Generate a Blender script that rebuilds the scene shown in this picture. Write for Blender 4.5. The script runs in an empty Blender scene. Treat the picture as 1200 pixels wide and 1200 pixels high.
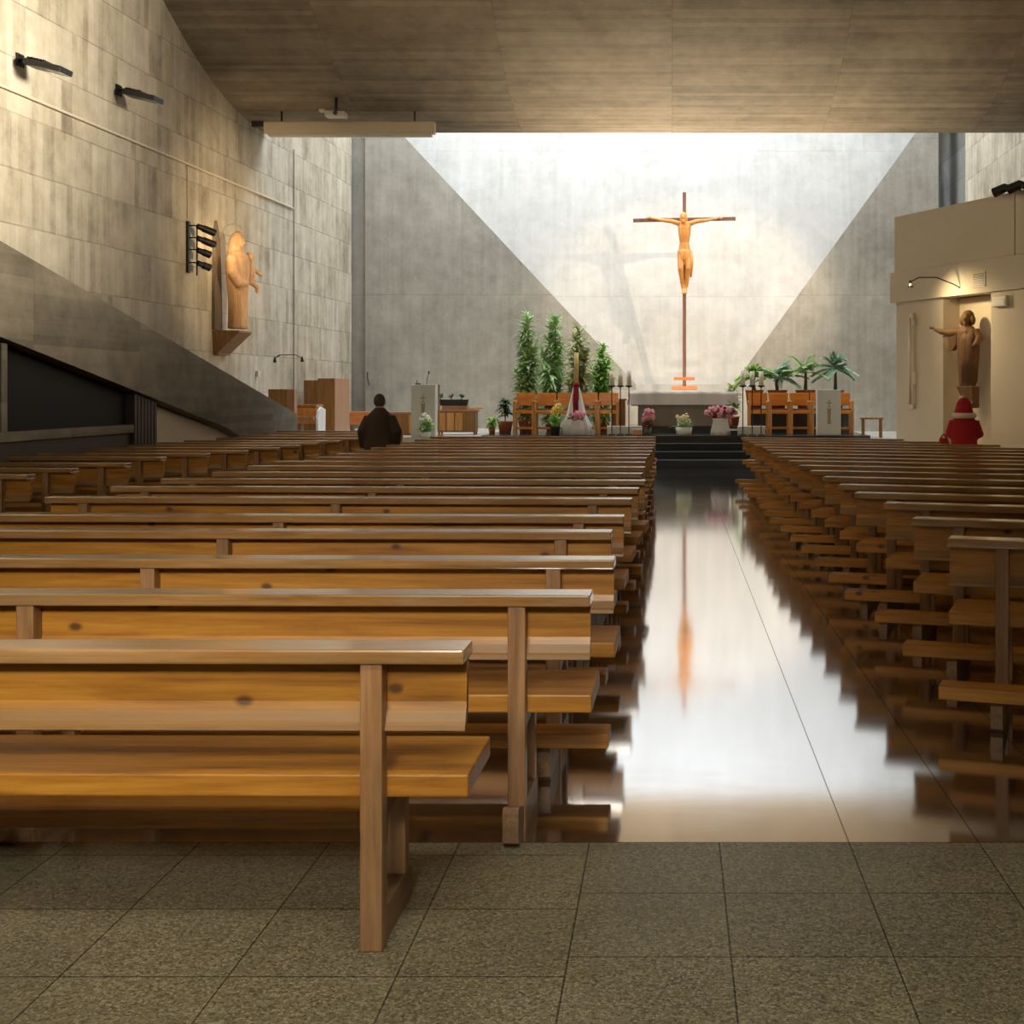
import bpy, bmesh, math, random
from mathutils import Vector, Matrix
random.seed(7)
SC = bpy.context.scene
COL = SC.collection
PI = math.pi

# ------------------------------------------------------------------ helpers
def lin(r, g, b):
    def f(c):
        c /= 255.0
        return c / 12.92 if c <= 0.04045 else ((c + 0.055) / 1.055) ** 2.4
    return (f(r), f(g), f(b), 1.0)

class MB:
    """collects shapes into one mesh"""
    def __init__(self):
        self.bm = bmesh.new()
        self.smooth = False
    def box(self, x0, x1, y0, y1, z0, z1, bev=0.0):
        r = bmesh.ops.create_cube(self.bm, size=1.0)
        vs = r['verts']
        for v in vs:
            v.co = Vector((x0 + (v.co.x + .5) * (x1 - x0), y0 + (v.co.y + .5) * (y1 - y0), z0 + (v.co.z + .5) * (z1 - z0)))
        if bev > 0:
            es = list({e for v in vs for e in v.link_edges})
            bmesh.ops.bevel(self.bm, geom=es, offset=bev, segments=2, affect='EDGES', profile=.5)
        return self
    def prism(self, pts, axis, a0, a1):
        """extrude a polygon; axis 'x': pts are (y,z), 'y': pts are (x,z), 'z': pts are (x,y)"""
        def mk(p, a):
            return {'x': (a, p[0], p[1]), 'y': (p[0], a, p[1]), 'z': (p[0], p[1], a)}[axis]
        A = [self.bm.verts.new(mk(p, a0)) for p in pts]
        B = [self.bm.verts.new(mk(p, a1)) for p in pts]
        fs = [self.bm.faces.new(A), self.bm.faces.new(B[::-1])]
        n = len(pts)
        for i in range(n):
            fs.append(self.bm.faces.new((A[i], B[i], B[(i + 1) % n], A[(i + 1) % n])))
        bmesh.ops.recalc_face_normals(self.bm, faces=fs)
        return self
    def loft(self, rings, n=16, cap=True, pleat=0, amp=0.0):
        """rings: (cx,cy,z,rx,ry[,rot])"""
        R = []
        for r in rings:
            cx, cy, z, rx, ry = r[:5]
            row = []
            for k in range(n):
                a = 2 * PI * k / n
                m = 1 + (amp * math.cos(pleat * a) if pleat else 0)
                row.append(self.bm.verts.new((cx + rx * m * math.cos(a), cy + ry * m * math.sin(a), z)))
            R.append(row)
        fs = []
        for i in range(len(R) - 1):
            for k in range(n):
                fs.append(self.bm.faces.new((R[i][k], R[i][(k + 1) % n], R[i + 1][(k + 1) % n], R[i + 1][k])))
        if cap:
            fs.append(self.bm.faces.new(R[0][::-1])); fs.append(self.bm.faces.new(R[-1]))
        bmesh.ops.recalc_face_normals(self.bm, faces=fs)
        return self
    def tube(self, pts, rad, n=10):
        pts = [Vector(p) for p in pts]
        if not isinstance(rad, (list, tuple)):
            rad = [rad] * len(pts)
        R = []
        up = Vector((0, 0, 1))
        prev = None
        for i, p in enumerate(pts):
            d = (pts[min(i + 1, len(pts) - 1)] - pts[max(i - 1, 0)]).normalized()
            if prev is None:
                s = d.cross(up)
                if s.length < .05: s = d.cross(Vector((1, 0, 0)))
            else:
                s = prev - d * prev.dot(d)
            s.normalize(); prev = s
            t = d.cross(s)
            R.append([self.bm.verts.new(p + (s * math.cos(2 * PI * k / n) + t * math.sin(2 * PI * k / n)) * rad[i]) for k in range(n)])
        fs = []
        for i in range(len(R) - 1):
            for k in range(n):
                fs.append(self.bm.faces.new((R[i][k], R[i][(k + 1) % n], R[i + 1][(k + 1) % n], R[i + 1][k])))
        fs.append(self.bm.faces.new(R[0][::-1])); fs.append(self.bm.faces.new(R[-1]))
        bmesh.ops.recalc_face_normals(self.bm, faces=fs)
        return self
    def ball(self, c, r, seg=14, ring=9):
        if not isinstance(r, (list, tuple)): r = (r, r, r)
        m = Matrix.Translation(c) @ Matrix.Diagonal((r[0], r[1], r[2], 1))
        bmesh.ops.create_uvsphere(self.bm, u_segments=seg, v_segments=ring, radius=1, matrix=m)
        return self
    def ring(self, c, R, r, axis='z', n=20, m=8):
        """torus"""
        V = []
        for i in range(n):
            a = 2 * PI * i / n
            row = []
            for j in range(m):
                b = 2 * PI * j / m
                x, y, z = (R + r * math.cos(b)) * math.cos(a), (R + r * math.cos(b)) * math.sin(a), r * math.sin(b)
                if axis == 'y': x, y, z = x, z, y
                if axis == 'x': x, y, z = z, x, y
                row.append(self.bm.verts.new((c[0] + x, c[1] + y, c[2] + z)))
            V.append(row)
        fs = []
        for i in range(n):
            for j in range(m):
                fs.append(self.bm.faces.new((V[i][j], V[(i + 1) % n][j], V[(i + 1) % n][(j + 1) % m], V[i][(j + 1) % m])))
        bmesh.ops.recalc_face_normals(self.bm, faces=fs)
        return self
    def leaf(self, p, d, L, w, droop=.3, nseg=3):
        p = Vector(p); d = Vector(d).normalized()
        s = d.cross(Vector((0, 0, 1)))
        if s.length < .05: s = Vector((1, 0, 0))
        s.normalize()
        rows = []
        for i in range(nseg + 1):
            t = i / nseg
            c = p + d * (L * t) + Vector((0, 0, -droop * L * t * t))
            ww = w * math.sin(PI * (0.12 + .88 * t) ** .8) if i < nseg else 0.002
            up = Vector((0, 0, .25 * ww))
            rows.append((self.bm.verts.new(c - s * ww + up), self.bm.verts.new(c), self.bm.verts.new(c + s * ww + up)))
        for a, b in zip(rows[:-1], rows[1:]):
            self.bm.faces.new((a[0], a[1], b[1], b[0])); self.bm.faces.new((a[1], a[2], b[2], b[1]))
        return self
    def xform(self, M):
        bmesh.ops.transform(self.bm, matrix=M, verts=self.bm.verts)
        return self
    def build(self, name, mat, parent=None, smooth=False, remesh=0.0, subsurf=0):
        me = bpy.data.meshes.new(name)
        self.bm.to_mesh(me); self.bm.free()
        if mat: me.materials.append(mat)
        o = bpy.data.objects.new(name, me)
        COL.objects.link(o)
        if remesh:
            md = o.modifiers.new('remesh', 'REMESH'); md.mode = 'VOXEL'; md.voxel_size = remesh; md.use_smooth_shade = True
            sm = o.modifiers.new('smooth', 'SMOOTH'); sm.factor = .5; sm.iterations = 3
        if smooth:
            for p in me.polygons: p.use_smooth = True
        if parent: o.parent = parent
        return o

def thing(name, label, cat, loc=(0, 0, 0), rz=0.0, group=None):
    o = bpy.data.objects.new(name, None); COL.objects.link(o)
    o.empty_display_size = .1
    o.location = loc; o.rotation_euler = (0, 0, rz)
    tag(o, label, cat, group)
    return o
def tag(o, label, cat, group=None):
    o['label'] = label; o['category'] = cat
    if group: o['group'] = group
    return o
def struct(o):
    o['kind'] = 'structure'
    return o
def clone(root, label=None):
    r = root.copy(); COL.objects.link(r)
    for ch in root.children:
        c = ch.copy(); COL.objects.link(c); c.parent = r
        for g in ch.children:
            d = g.copy(); COL.objects.link(d); d.parent = c
    if label: r['label'] = label
    return r

# ------------------------------------------------------------------ materials
class NT:
    def __init__(self, name):
        self.m = bpy.data.materials.new(name); self.m.use_nodes = True
        self.t = self.m.node_tree; self.t.nodes.clear()
        self.out = self.t.nodes.new('ShaderNodeOutputMaterial')
    def n(self, typ, props=None, **inp):
        nd = self.t.nodes.new(typ)
        for k, v in (props or {}).items(): setattr(nd, k, v)
        for k, v in inp.items():
            key = int(k[1:]) if k[0] == 'i' and k[1:].isdigit() else k.replace('_', ' ')
            self.set(nd.inputs[key], v)
        return nd
    def set(self, sock, v):
        if isinstance(v, bpy.types.NodeSocket): self.t.links.new(v, sock)
        elif isinstance(v, bpy.types.Node): self.t.links.new(v.outputs[0], sock)
        else: sock.default_value = v
    def math(self, op, a, b=0.0, c=None, clamp=False):
        nd = self.t.nodes.new('ShaderNodeMath'); nd.operation = op; nd.use_clamp = clamp
        self.set(nd.inputs[0], a); self.set(nd.inputs[1], b)
        if c is not None: self.set(nd.inputs[2], c)
        return nd.outputs[0]
    def mix(self, fac, a, b, blend='MIX'):
        nd = self.t.nodes.new('ShaderNodeMix'); nd.data_type = 'RGBA'; nd.blend_type = blend
        self.set(nd.inputs[0], fac); self.set(nd.inputs[6], a); self.set(nd.inputs[7], b)
        return nd.outputs[2]
    def ramp(self, fac, stops):
        nd = self.t.nodes.new('ShaderNodeValToRGB')
        cr = nd.color_ramp
        while len(cr.elements) > 1: cr.elements.remove(cr.elements[-1])
        cr.elements[0].position = stops[0][0]; cr.elements[0].color = stops[0][1]
        for p, c in stops[1:]:
            e = cr.elements.new(p); e.color = c
        self.set(nd.inputs[0], fac)
        return nd.outputs[0]
    def noise(self, vec, scale, detail=4, rough=.55, dist=0.0):
        nd = self.n('ShaderNodeTexNoise', Scale=scale, Detail=detail, Roughness=rough, Distortion=dist)
        self.t.links.new(vec, nd.inputs['Vector'])
        return nd.outputs[0]
    def comb(self, x, y, z=0.0):
        return self.n('ShaderNodeCombineXYZ', X=x, Y=y, Z=z).outputs[0]
    def coords(self):
        tc = self.n('ShaderNodeTexCoord')
        return tc.outputs['Object']
    def sep(self, vec):
        nd = self.n('ShaderNodeSeparateXYZ'); self.t.links.new(vec, nd.inputs[0])
        return nd.outputs
    def principled(self, color, rough=.6, bump=None, bstr=.2, bdist=.01, **kw):
        p = self.n('ShaderNodeBsdfPrincipled')
        self.set(p.inputs['Base Color'], color); self.set(p.inputs['Roughness'], rough)
        for k, v in kw.items(): self.set(p.inputs[k.replace('_', ' ')], v)
        if bump is not None:
            b = self.n('ShaderNodeBump', Strength=bstr, Distance=bdist)
            self.set(b.inputs['Height'], bump)
            self.t.links.new(b.outputs[0], p.inputs['Normal'])
        return p
    def finish(self, sh):
        self.t.links.new(sh.outputs[0] if isinstance(sh, bpy.types.Node) else sh, self.out.inputs[0])
        return self.m

def plain(name, col, rough=.6, var=.12, scale=8.0, **kw):
    t = NT(name)
    c = t.coords()
    nz = t.noise(c, scale, 4)
    d = tuple(x * (1 - var) for x in col[:3]) + (1,)
    l = tuple(min(1, x * (1 + var)) for x in col[:3]) + (1,)
    return t.finish(t.principled(t.mix(nz, d, l), rough, nz, .08, .004, **kw))

def concrete(name, ua, va, dark, mid, light, board=.15, lift=.8, joint=.55, streak=1.0, rough=.75, bv=1.0):
    t = NT(name)
    s = t.sep(t.coords())
    ax = {'X': s[0], 'Y': s[1], 'Z': s[2]}
    u, v = ax[ua], ax[va]
    vec = t.coords()
    warp = t.math('MULTIPLY', t.noise(vec, .9, 2), .03)
    lv = t.math('DIVIDE', t.math('ADD', v, warp), lift)
    lf = t.math('FLOOR', lv)
    # boards are offset a little in every lift
    sh = t.n('ShaderNodeTexWhiteNoise', {'noise_dimensions': '1D'}); t.set(sh.inputs['W'], lf)
    uu = t.math('ADD', t.math('DIVIDE', u, board), t.math('MULTIPLY', sh.outputs[0], .7))
    bf = t.math('FLOOR', uu)
    wn = t.n('ShaderNodeTexWhiteNoise', {'noise_dimensions': '2D'}); t.set(wn.inputs['Vector'], t.comb(bf, lf))
    pan = t.n('ShaderNodeTexWhiteNoise', {'noise_dimensions': '2D'})
    t.set(pan.inputs['Vector'], t.comb(t.math('FLOOR', t.math('DIVIDE', uu, 6.0)), lf))
    big = t.noise(vec, .45, 5, .6)
    st = t.noise(t.comb(t.math('MULTIPLY', u, 5.5), t.math('MULTIPLY', v, .5)), 1.0, 5, .65)
    st2 = t.noise(t.comb(t.math('MULTIPLY', u, 22.0), t.math('MULTIPLY', v, 1.1)), 1.0, 3, .6)
    fine = t.noise(vec, 30, 3, .7)
    mid_n = t.noise(vec, 2.3, 6, .68)
    val = t.math('MULTIPLY', wn.outputs[0], .16 * bv)
    val = t.math('ADD', val, t.math('MULTIPLY', pan.outputs[0], .12 * bv))
    val = t.math('ADD', val, t.math('MULTIPLY', big, .55))
    val = t.math('ADD', val, t.math('MULTIPLY', mid_n, .55))
    val = t.math('ADD', val, t.math('MULTIPLY', st, .30 * streak))
    val = t.math('ADD', val, t.math('MULTIPLY', st2, .05 * streak))
    val = t.math('ADD', val, t.math('MULTIPLY', fine, .10))
    tot = .14 * bv + .55 + .175 * streak + .05
    val = t.math('ADD', t.math('MULTIPLY', t.math('SUBTRACT', val, tot), 1.5), .5)
    col = t.ramp(val, [(0.08, dark), (.5, mid), (.92, light)])
    fl = t.math('FRACT', lv)
    jm = t.math('LESS_THAN', fl, .028 / lift * .8)
    jn = t.math('MULTIPLY', jm, t.math('MULTIPLY_ADD', t.noise(vec, 1.6, 3), 1.5, -.15, clamp=True))
    fb = t.math('FRACT', uu)
    bm_ = t.math('LESS_THAN', fb, .05)
    bn = t.math('MULTIPLY', bm_, t.math('MULTIPLY_ADD', t.noise(vec, 1.1, 3), 2.0, -.75, clamp=True))
    col = t.mix(t.math('MULTIPLY', jn, joint), col, tuple(x * .35 for x in dark[:3]) + (1,))
    col = t.mix(t.math('MULTIPLY', bn, joint * .55), col, tuple(x * .5 for x in dark[:3]) + (1,))
    h = t.math('SUBTRACT', t.math('ADD', t.math('MULTIPLY', fine, .4), t.math('MULTIPLY', wn.outputs[0], .3)), t.math('ADD', jn, bn))
    return t.finish(t.principled(col, rough, h, .35, .01))

def wood(name, axis, dark, mid, light, rough=.35, coat=.3, knots=True, wear=None, scale=1.0, lip=False):
    t = NT(name)
    oi = t.n('ShaderNodeObjectInfo')
    off = t.math('MULTIPLY', oi.outputs['Random'], 37.0)
    s = t.sep(t.coords())
    al = {'x': s[0], 'y': s[1], 'z': s[2]}[axis]
    ac = [s[i] for i, k in enumerate('xyz') if k != axis]
    al = t.math('ADD', al, off)
    vec = t.comb(t.math('MULTIPLY', al, 1.3 * scale), t.math('MULTIPLY', ac[0], 16 * scale), t.math('MULTIPLY', ac[1], 16 * scale))
    g1 = t.noise(vec, 1.0, 6, .62, .6)
    vec2 = t.comb(t.math('MULTIPLY', al, 3.0 * scale), t.math('MULTIPLY', ac[0], 75 * scale), t.math('MULTIPLY', ac[1], 75 * scale))
    g2 = t.noise(vec2, 1.0, 3, .6)
    f = t.math('ADD', t.math('MULTIPLY', g1, .7), t.math('MULTIPLY', g2, .3))
    f = t.math('MULTIPLY_ADD', t.math('SUBTRACT', f, .5), 1.9, .5)
    col = t.ramp(f, [(.1, dark), (.5, mid), (.9, light)])
    if knots:
        kv = t.comb(t.math('MULTIPLY', al, 2.6), t.math('MULTIPLY', ac[1], 4.2), 0.0)
        vo = t.n('ShaderNodeTexVoronoi', {'feature': 'F1', 'voronoi_dimensions': '2D'}, Scale=1.0, Randomness=1.0)
        t.t.links.new(kv, vo.inputs['Vector'])
        k = t.math('MULTIPLY_ADD', vo.outputs['Distance'], -20.0, 1.7, clamp=True)
        k = t.math('MULTIPLY', k, t.math('GREATER_THAN', t.sep(vo.outputs['Color'])[0], .6))
        col = t.mix(t.math('MULTIPLY', k, .85), col, lin(62, 26, 8))
    if wear:
        wn = t.noise(t.comb(t.math('MULTIPLY', al, 2.0), t.math('MULTIPLY', ac[0], 7), t.math('MULTIPLY', ac[1], 7)), 1.0, 6, .7)
        w = t.math('MULTIPLY_ADD', wn, 4.0, -1.75, clamp=True)
        col = t.mix(t.math('MULTIPLY', w, wear[1]), col, wear[0])
    if lip:      # the lower lip of the backrest is worn grey by hands and knees
        e = t.math('MULTIPLY_ADD', s[2], -45.0, 30.2, clamp=True)
        e = t.math('MULTIPLY', e, t.math('MULTIPLY_ADD', g1, 1.3, .1, clamp=True))
        col = t.mix(t.math('MULTIPLY', e, .8), col, lin(112, 92, 62))
    r = t.math('MULTIPLY_ADD', g1, .25, rough - .1)
    return t.finish(t.principled(col, r, g2, .12, .003, Coat_Weight=coat, Coat_Roughness=.12, Coat_IOR=1.5 + .7 * (coat > .8)))

def leafmat(name, a, b, rough=.4):
    t = NT(name)
    nz = t.noise(t.coords(), 9.0, 3)
    f = t.math('MULTIPLY_ADD', t.math('SUBTRACT', nz, .5), 2.2, .5, clamp=True)
    p = t.principled(t.mix(f, a, b), rough)
    tr = t.n('ShaderNodeBsdfTranslucent'); t.set(tr.inputs[0], t.mix(f, a, b))
    mx = t.n('ShaderNodeMixShader'); mx.inputs[0].default_value = .25
    t.t.links.new(p.outputs[0], mx.inputs[1]); t.t.links.new(tr.outputs[0], mx.inputs[2])
    return t.finish(mx)

M = {}
M['conc_left'] = concrete('board_marked_concrete_side', 'Y', 'Z', lin(130, 118, 98), lin(190, 178, 155), lin(220, 210, 190), .16, .78)
M['conc_back'] = concrete('board_marked_concrete_back', 'X', 'Z', lin(136, 132, 122), lin(172, 168, 158), lin(202, 198, 189), .085, 4.15, .4, 1.0, .75, .35)
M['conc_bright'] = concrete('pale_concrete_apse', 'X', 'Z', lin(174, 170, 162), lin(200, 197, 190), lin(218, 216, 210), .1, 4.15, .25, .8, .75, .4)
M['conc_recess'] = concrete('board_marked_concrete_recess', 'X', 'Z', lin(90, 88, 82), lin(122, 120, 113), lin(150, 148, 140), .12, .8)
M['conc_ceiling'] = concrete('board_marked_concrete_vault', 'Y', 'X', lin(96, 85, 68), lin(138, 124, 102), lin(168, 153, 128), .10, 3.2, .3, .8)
M['conc_beam'] = concrete('rough_concrete_ramp', 'Z', 'Y', lin(74, 66, 53), lin(108, 98, 81), lin(140, 130, 110), .12, 3.0, .25, 1.0)
M['cream'] = plain('cream_plaster', lin(212, 200, 180), .7, .05, 2.0)
M['cream_trim'] = plain('cream_paint', lin(222, 208, 182), .55, .05, 4.0)
M['white_stone'] = plain('pale_limestone', lin(222, 218, 206), .5, .08, 5.0)
M['ambo_stone'] = plain('white_marble', lin(214, 214, 208), .35, .06, 4.0)
M['altar_stone'] = plain('grey_stone', lin(150, 142, 128), .6, .18, 3.0)
M['dark_stone'] = plain('polished_dark_stone', lin(66, 63, 58), .12, .25, 12.0)
M['step_dark'] = plain('charcoal_step_carpet', lin(34, 38, 42), .75, .25, 60.0)
M['step_nosing'] = plain('worn_grey_nosing', lin(78, 84, 84), .5, .15, 20.0)
M['side_stone'] = plain('light_side_paving', lin(186, 182, 170), .35, .08, 3.0)
M['black'] = plain('black_metal', lin(26, 24, 24), .4, .1, 10)
M['iron'] = plain('wrought_iron', lin(42, 36, 32), .45, .1, 10)
M['lens'] = plain('grey_lens_glass', lin(120, 118, 108), .25, .08, 10)
M['dark_glass'] = plain('dark_glass', lin(9, 8, 7), .5, .1, 3, Specular_IOR_Level=.15)
M['brown_panel'] = plain('dark_brown_panelling', lin(52, 36, 26), .5, .2, 5)
M['white_cloth'] = plain('white_linen', lin(232, 230, 228), .8, .04, 6)
M['white_ceramic'] = plain('white_ceramic', lin(230, 230, 222), .3, .04, 6)
M['candle'] = plain('ivory_wax', lin(236, 228, 204), .5, .04, 10)
M['paschal'] = plain('beeswax', lin(224, 192, 112), .5, .10, 14)
M['red_cloth'] = plain('dark_red_cloth', lin(142, 18, 28), .8, .2, 12)
M['maroon'] = plain('maroon_upholstery', lin(92, 28, 26), .8, .2, 12)
M['terracotta'] = plain('terracotta', lin(176, 98, 62), .7, .12, 8)
M['dark_pot'] = plain('dark_planter', lin(40, 38, 34), .6, .15, 8)
M['soil'] = plain('soil', lin(46, 34, 26), .9, .2, 20)
M['pink'] = plain('pink_petals', lin(232, 158, 168), .6, .2, 14)
M['deep_red'] = plain('crimson_petals', lin(132, 28, 44), .6, .25, 14)
M['cream_petal'] = plain('cream_petals', lin(236, 214, 170), .6, .15, 14)
M['yellow_petal'] = plain('yellow_petals', lin(236, 204, 96), .6, .15, 14)
M['white_petal'] = plain('white_petals', lin(238, 236, 220), .6, .1, 14)
M['leaf_mid'] = leafmat('green_leaf', lin(136, 178, 108), lin(214, 234, 178))
M['leaf_dark'] = leafmat('dark_green_leaf', lin(44, 84, 44), lin(104, 144, 90))
M['leaf_bright'] = leafmat('bright_green_leaf', lin(116, 176, 70), lin(190, 228, 124))
M['leaf_teal'] = leafmat('blue_green_leaf', lin(112, 166, 130), lin(206, 232, 204))
M['leaf_olive'] = leafmat('olive_leaf', lin(158, 172, 112), lin(220, 224, 168))
M['stem'] = plain('plant_stem', lin(98, 82, 56), .8, .2, 12)
M['skin'] = plain('skin', lin(188, 138, 112), .5, .06, 10)
M['coat_brown'] = plain('dark_brown_wool', lin(56, 42, 34), .9, .25, 40)
M['trouser'] = plain('dark_trousers', lin(36, 32, 32), .9, .2, 40)
M['hair_grey'] = plain('dark_grey_hair', lin(62, 54, 48), .7, .3, 60)
M['shoe'] = plain('black_leather', lin(24, 20, 18), .35, .1, 20)
M['coat_red'] = plain('red_wool', lin(166, 20, 32), .85, .25, 30)
M['fur'] = plain('pale_fur', lin(226, 206, 190), .95, .2, 60)
M['emblem'] = plain('worn_gilt', lin(170, 150, 118), .4, .15, 10)
M['aluminium'] = plain('grey_grille', lin(120, 112, 98), .45, .1, 10)
M['white_plastic'] = plain('white_plastic', lin(222, 216, 202), .4, .04, 6)

PINE = (lin(106, 60, 10), lin(158, 104, 22), lin(188, 134, 44))
M['pine_x'] = wood('pine_board', 'x', *PINE, rough=.5, coat=.08)
M['pine_back'] = wood('pine_backboard', 'x', *PINE, rough=.5, coat=.08, lip=True)
M['pine_ledge'] = wood('worn_pine_ledge', 'x', lin(104, 68, 30), lin(150, 108, 56), lin(182, 142, 90), .3, .9, False, (lin(146, 128, 100), .5))
M['pine_post'] = wood('worn_pine_post', 'z', lin(96, 66, 38), lin(142, 102, 62), lin(172, 132, 88), .45, .1, False, (lin(104, 88, 70), .5))
M['pine_foot'] = wood('scuffed_pine_foot', 'y', lin(84, 60, 36), lin(126, 94, 60), lin(160, 126, 86), .5, .05, False, (lin(90, 78, 62), .55))
M['oak_x'] = wood('orange_oak', 'x', lin(204, 116, 22), lin(238, 150, 40), lin(246, 178, 74), .35, .25, False)
M['oak_z'] = wood('honey_oak', 'z', lin(196, 130, 58), lin(222, 158, 84), lin(236, 182, 112), .4, .2, False)
M['cab_front'] = wood('walnut_veneer', 'z', lin(120, 82, 38), lin(156, 110, 54), lin(178, 132, 72), .4, .2, False)
M['cab_side'] = wood('light_veneer', 'z', lin(150, 104, 72), lin(180, 132, 98), lin(200, 156, 122), .4, .2, False)
M['orange_wood'] = wood('orange_wood', 'x', lin(190, 104, 52), lin(220, 134, 76), lin(236, 160, 104), .4, .2, False)
M['cross_wood'] = wood('purple_brown_wood', 'z', lin(96, 62, 48), lin(128, 88, 70), lin(150, 108, 88), .45, .1, False)
M['carved'] = wood('carved_limewood', 'z', lin(186, 116, 50), lin(218, 150, 76), lin(234, 176, 106), .45, .1, False, None, 2.0)
M['carved_pale'] = wood('carved_pale_wood', 'z', lin(176, 130, 88), lin(208, 164, 120), lin(226, 188, 148), .5, .05, False, None, 2.0)
M['carved_dark'] = wood('carved_brown_wood', 'z', lin(72, 48, 26), lin(108, 76, 46), lin(136, 102, 68), .65, .0, False, None, 2.0)
M['console_wood'] = wood('console_wood', 'z', lin(96, 68, 40), lin(132, 98, 60), lin(160, 124, 82), .5, .1, False)
M['backing'] = wood('grey_weathered_board', 'z', lin(84, 72, 60), lin(110, 96, 80), lin(132, 116, 98), .6, .0, False)

def floor_mat():
    t = NT('terrazzo_tiles')
    vec = t.coords(); s = t.sep(vec)
    T = .447
    ux = t.math('DIVIDE', t.math('SUBTRACT', s[0], .161), T)
    stag = t.math('MULTIPLY', t.math('LESS_THAN', s[0], -.287), .27)
    uy = t.math('ADD', t.math('DIVIDE', t.math('SUBTRACT', s[1], 4.41), T), stag)
    jx = t.math('LESS_THAN', t.math('ABSOLUTE', t.math('SUBTRACT', t.math('FRACT', t.math('ADD', ux, .5)), .5)), .006)
    jy = t.math('LESS_THAN', t.math('ABSOLUTE', t.math('SUBTRACT', t.math('FRACT', t.math('ADD', uy, .5)), .5)), .006)
    front = t.math('LESS_THAN', s[1], 4.41)
    edge = t.math('LESS_THAN', t.math('ABSOLUTE', t.math('SUBTRACT', s[1], 4.41)), .004)
    only = t.math('MAXIMUM', front, t.math('GREATER_THAN', s[0], .4))
    jx = t.math('MULTIPLY', jx, only)
    joint = t.math('MAXIMUM', t.math('MAXIMUM', jx, edge), t.math('MULTIPLY', jy, front))
    # speckle
    vo = t.n('ShaderNodeTexVoronoi', {'feature': 'F1'}, Scale=130.0)
    t.t.links.new(vec, vo.inputs['Vector'])
    sp = t.ramp(t.sep(vo.outputs['Color'])[0], [(0, lin(66, 62, 46)), (.3, lin(120, 113, 86)), (.7, lin(142, 134, 104)), (1, lin(178, 168, 138))])
    sp2 = t.mix(t.math('MULTIPLY_ADD', t.noise(vec, 220, 2), 1.6, -.3, clamp=True), lin(70, 66, 52), sp)
    tile = t.n('ShaderNodeTexWhiteNoise', {'noise_dimensions': '2D'})
    t.set(tile.inputs['Vector'], t.comb(t.math('FLOOR', ux), t.math('FLOOR', uy)))
    tv = t.math('MULTIPLY_ADD', tile.outputs[0], .18, .84)
    tv = t.math('MULTIPLY', tv, t.math('MULTIPLY_ADD', t.noise(vec, 2.2, 4), .5, .75))
    cf = t.mix(1.0, sp2, t.comb(tv, tv, tv), 'MULTIPLY')
    worn = t.noise(vec, 1.2, 5)
    cp = t.mix(worn, lin(46, 46, 42), lin(66, 64, 58))
    col = t.mix(front, cp, cf)
    col = t.mix(t.math('MULTIPLY', joint, .6), col, lin(30, 27, 22))
    smear = t.noise(t.comb(t.math('MULTIPLY', s[0], 3.0), t.math('MULTIPLY', s[1], 14.0)), 1.0, 4)
    scuff = t.math('MULTIPLY_ADD', t.noise(vec, 3.0, 6, .7), 3.0, -1.5, clamp=True)
    rp = t.math('ADD', t.math('MULTIPLY', smear, .03), t.math('MULTIPLY_ADD', scuff, .04, .06))
    rough = t.math('ADD', t.math('MULTIPLY', front, .26), rp)
    dif = t.principled(col, .7)
    dif.inputs['Specular IOR Level'].default_value = .0
    gl = t.n('ShaderNodeBsdfGlossy', Color=(.97, .97, 1, 1)); t.set(gl.inputs['Roughness'], rough)
    b = t.n('ShaderNodeBump', Strength=.05, Distance=.01)
    t.set(b.inputs['Height'], t.math('SUBTRACT', t.math('MULTIPLY', smear, .06), joint))
    t.t.links.new(b.outputs[0], gl.inputs['Normal'])
    lw = t.n('ShaderNodeLayerWeight', Blend=.5)
    face = lw.outputs['Facing']
    fpol = t.math('MULTIPLY_ADD', face, .46, .53, clamp=True)
    ffr = t.math('MULTIPLY', t.math('POWER', face, 3.0), .45)
    fac = t.math('ADD', t.math('MULTIPLY', front, ffr), t.math('MULTIPLY', t.math('SUBTRACT', 1.0, front), fpol))
    fac = t.math('MULTIPLY', fac, t.math('MULTIPLY_ADD', joint, -.6, 1.0))
    mx = t.n('ShaderNodeMixShader'); t.set(mx.inputs[0], fac)
    t.t.links.new(dif.outputs[0], mx.inputs[1]); t.t.links.new(gl.outputs[0], mx.inputs[2])
    return t.finish(mx)
M['floor'] = floor_mat()

def glow(name, col, strength):
    t = NT(name)
    e = t.n('ShaderNodeEmission', Color=col, Strength=strength)
    return t.finish(e)
M['flame'] = glow('candle_flame', (1, .7, .3, 1), 12)
M['tube_glow'] = plain('opal_tube', lin(232, 228, 214), .4, .03, 4)

# ------------------------------------------------------------------ room shell
YB = 34.0                      # plane of the wall behind the altar
def wallx(y): return -8.5 - .046 * (33 - y)      # face of the side wall on the window-less side
XR = 7.6
TOP = 12.0
struct(MB().box(-11, 9, -9, 38, -.3, 0).build('floor', M['floor']))

m = MB(); m.prism([(wallx(-8), -8), (wallx(33), 33), (wallx(33), 33.9), (-10.6, 33.9), (-10.6, -8)], 'z', 0, TOP + 3)
struct(m.build('wall_left', M['conc_left']))
m = MB(); m.box(XR, XR + .4, -8, 33.2, 0, TOP + 3)
struct(m.build('wall_right', M['conc_left']))
m = MB(); m.box(-11, 9, -8.4, -8, 0, TOP + 3)
struct(m.build('wall_rear', M['conc_back']))

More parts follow.
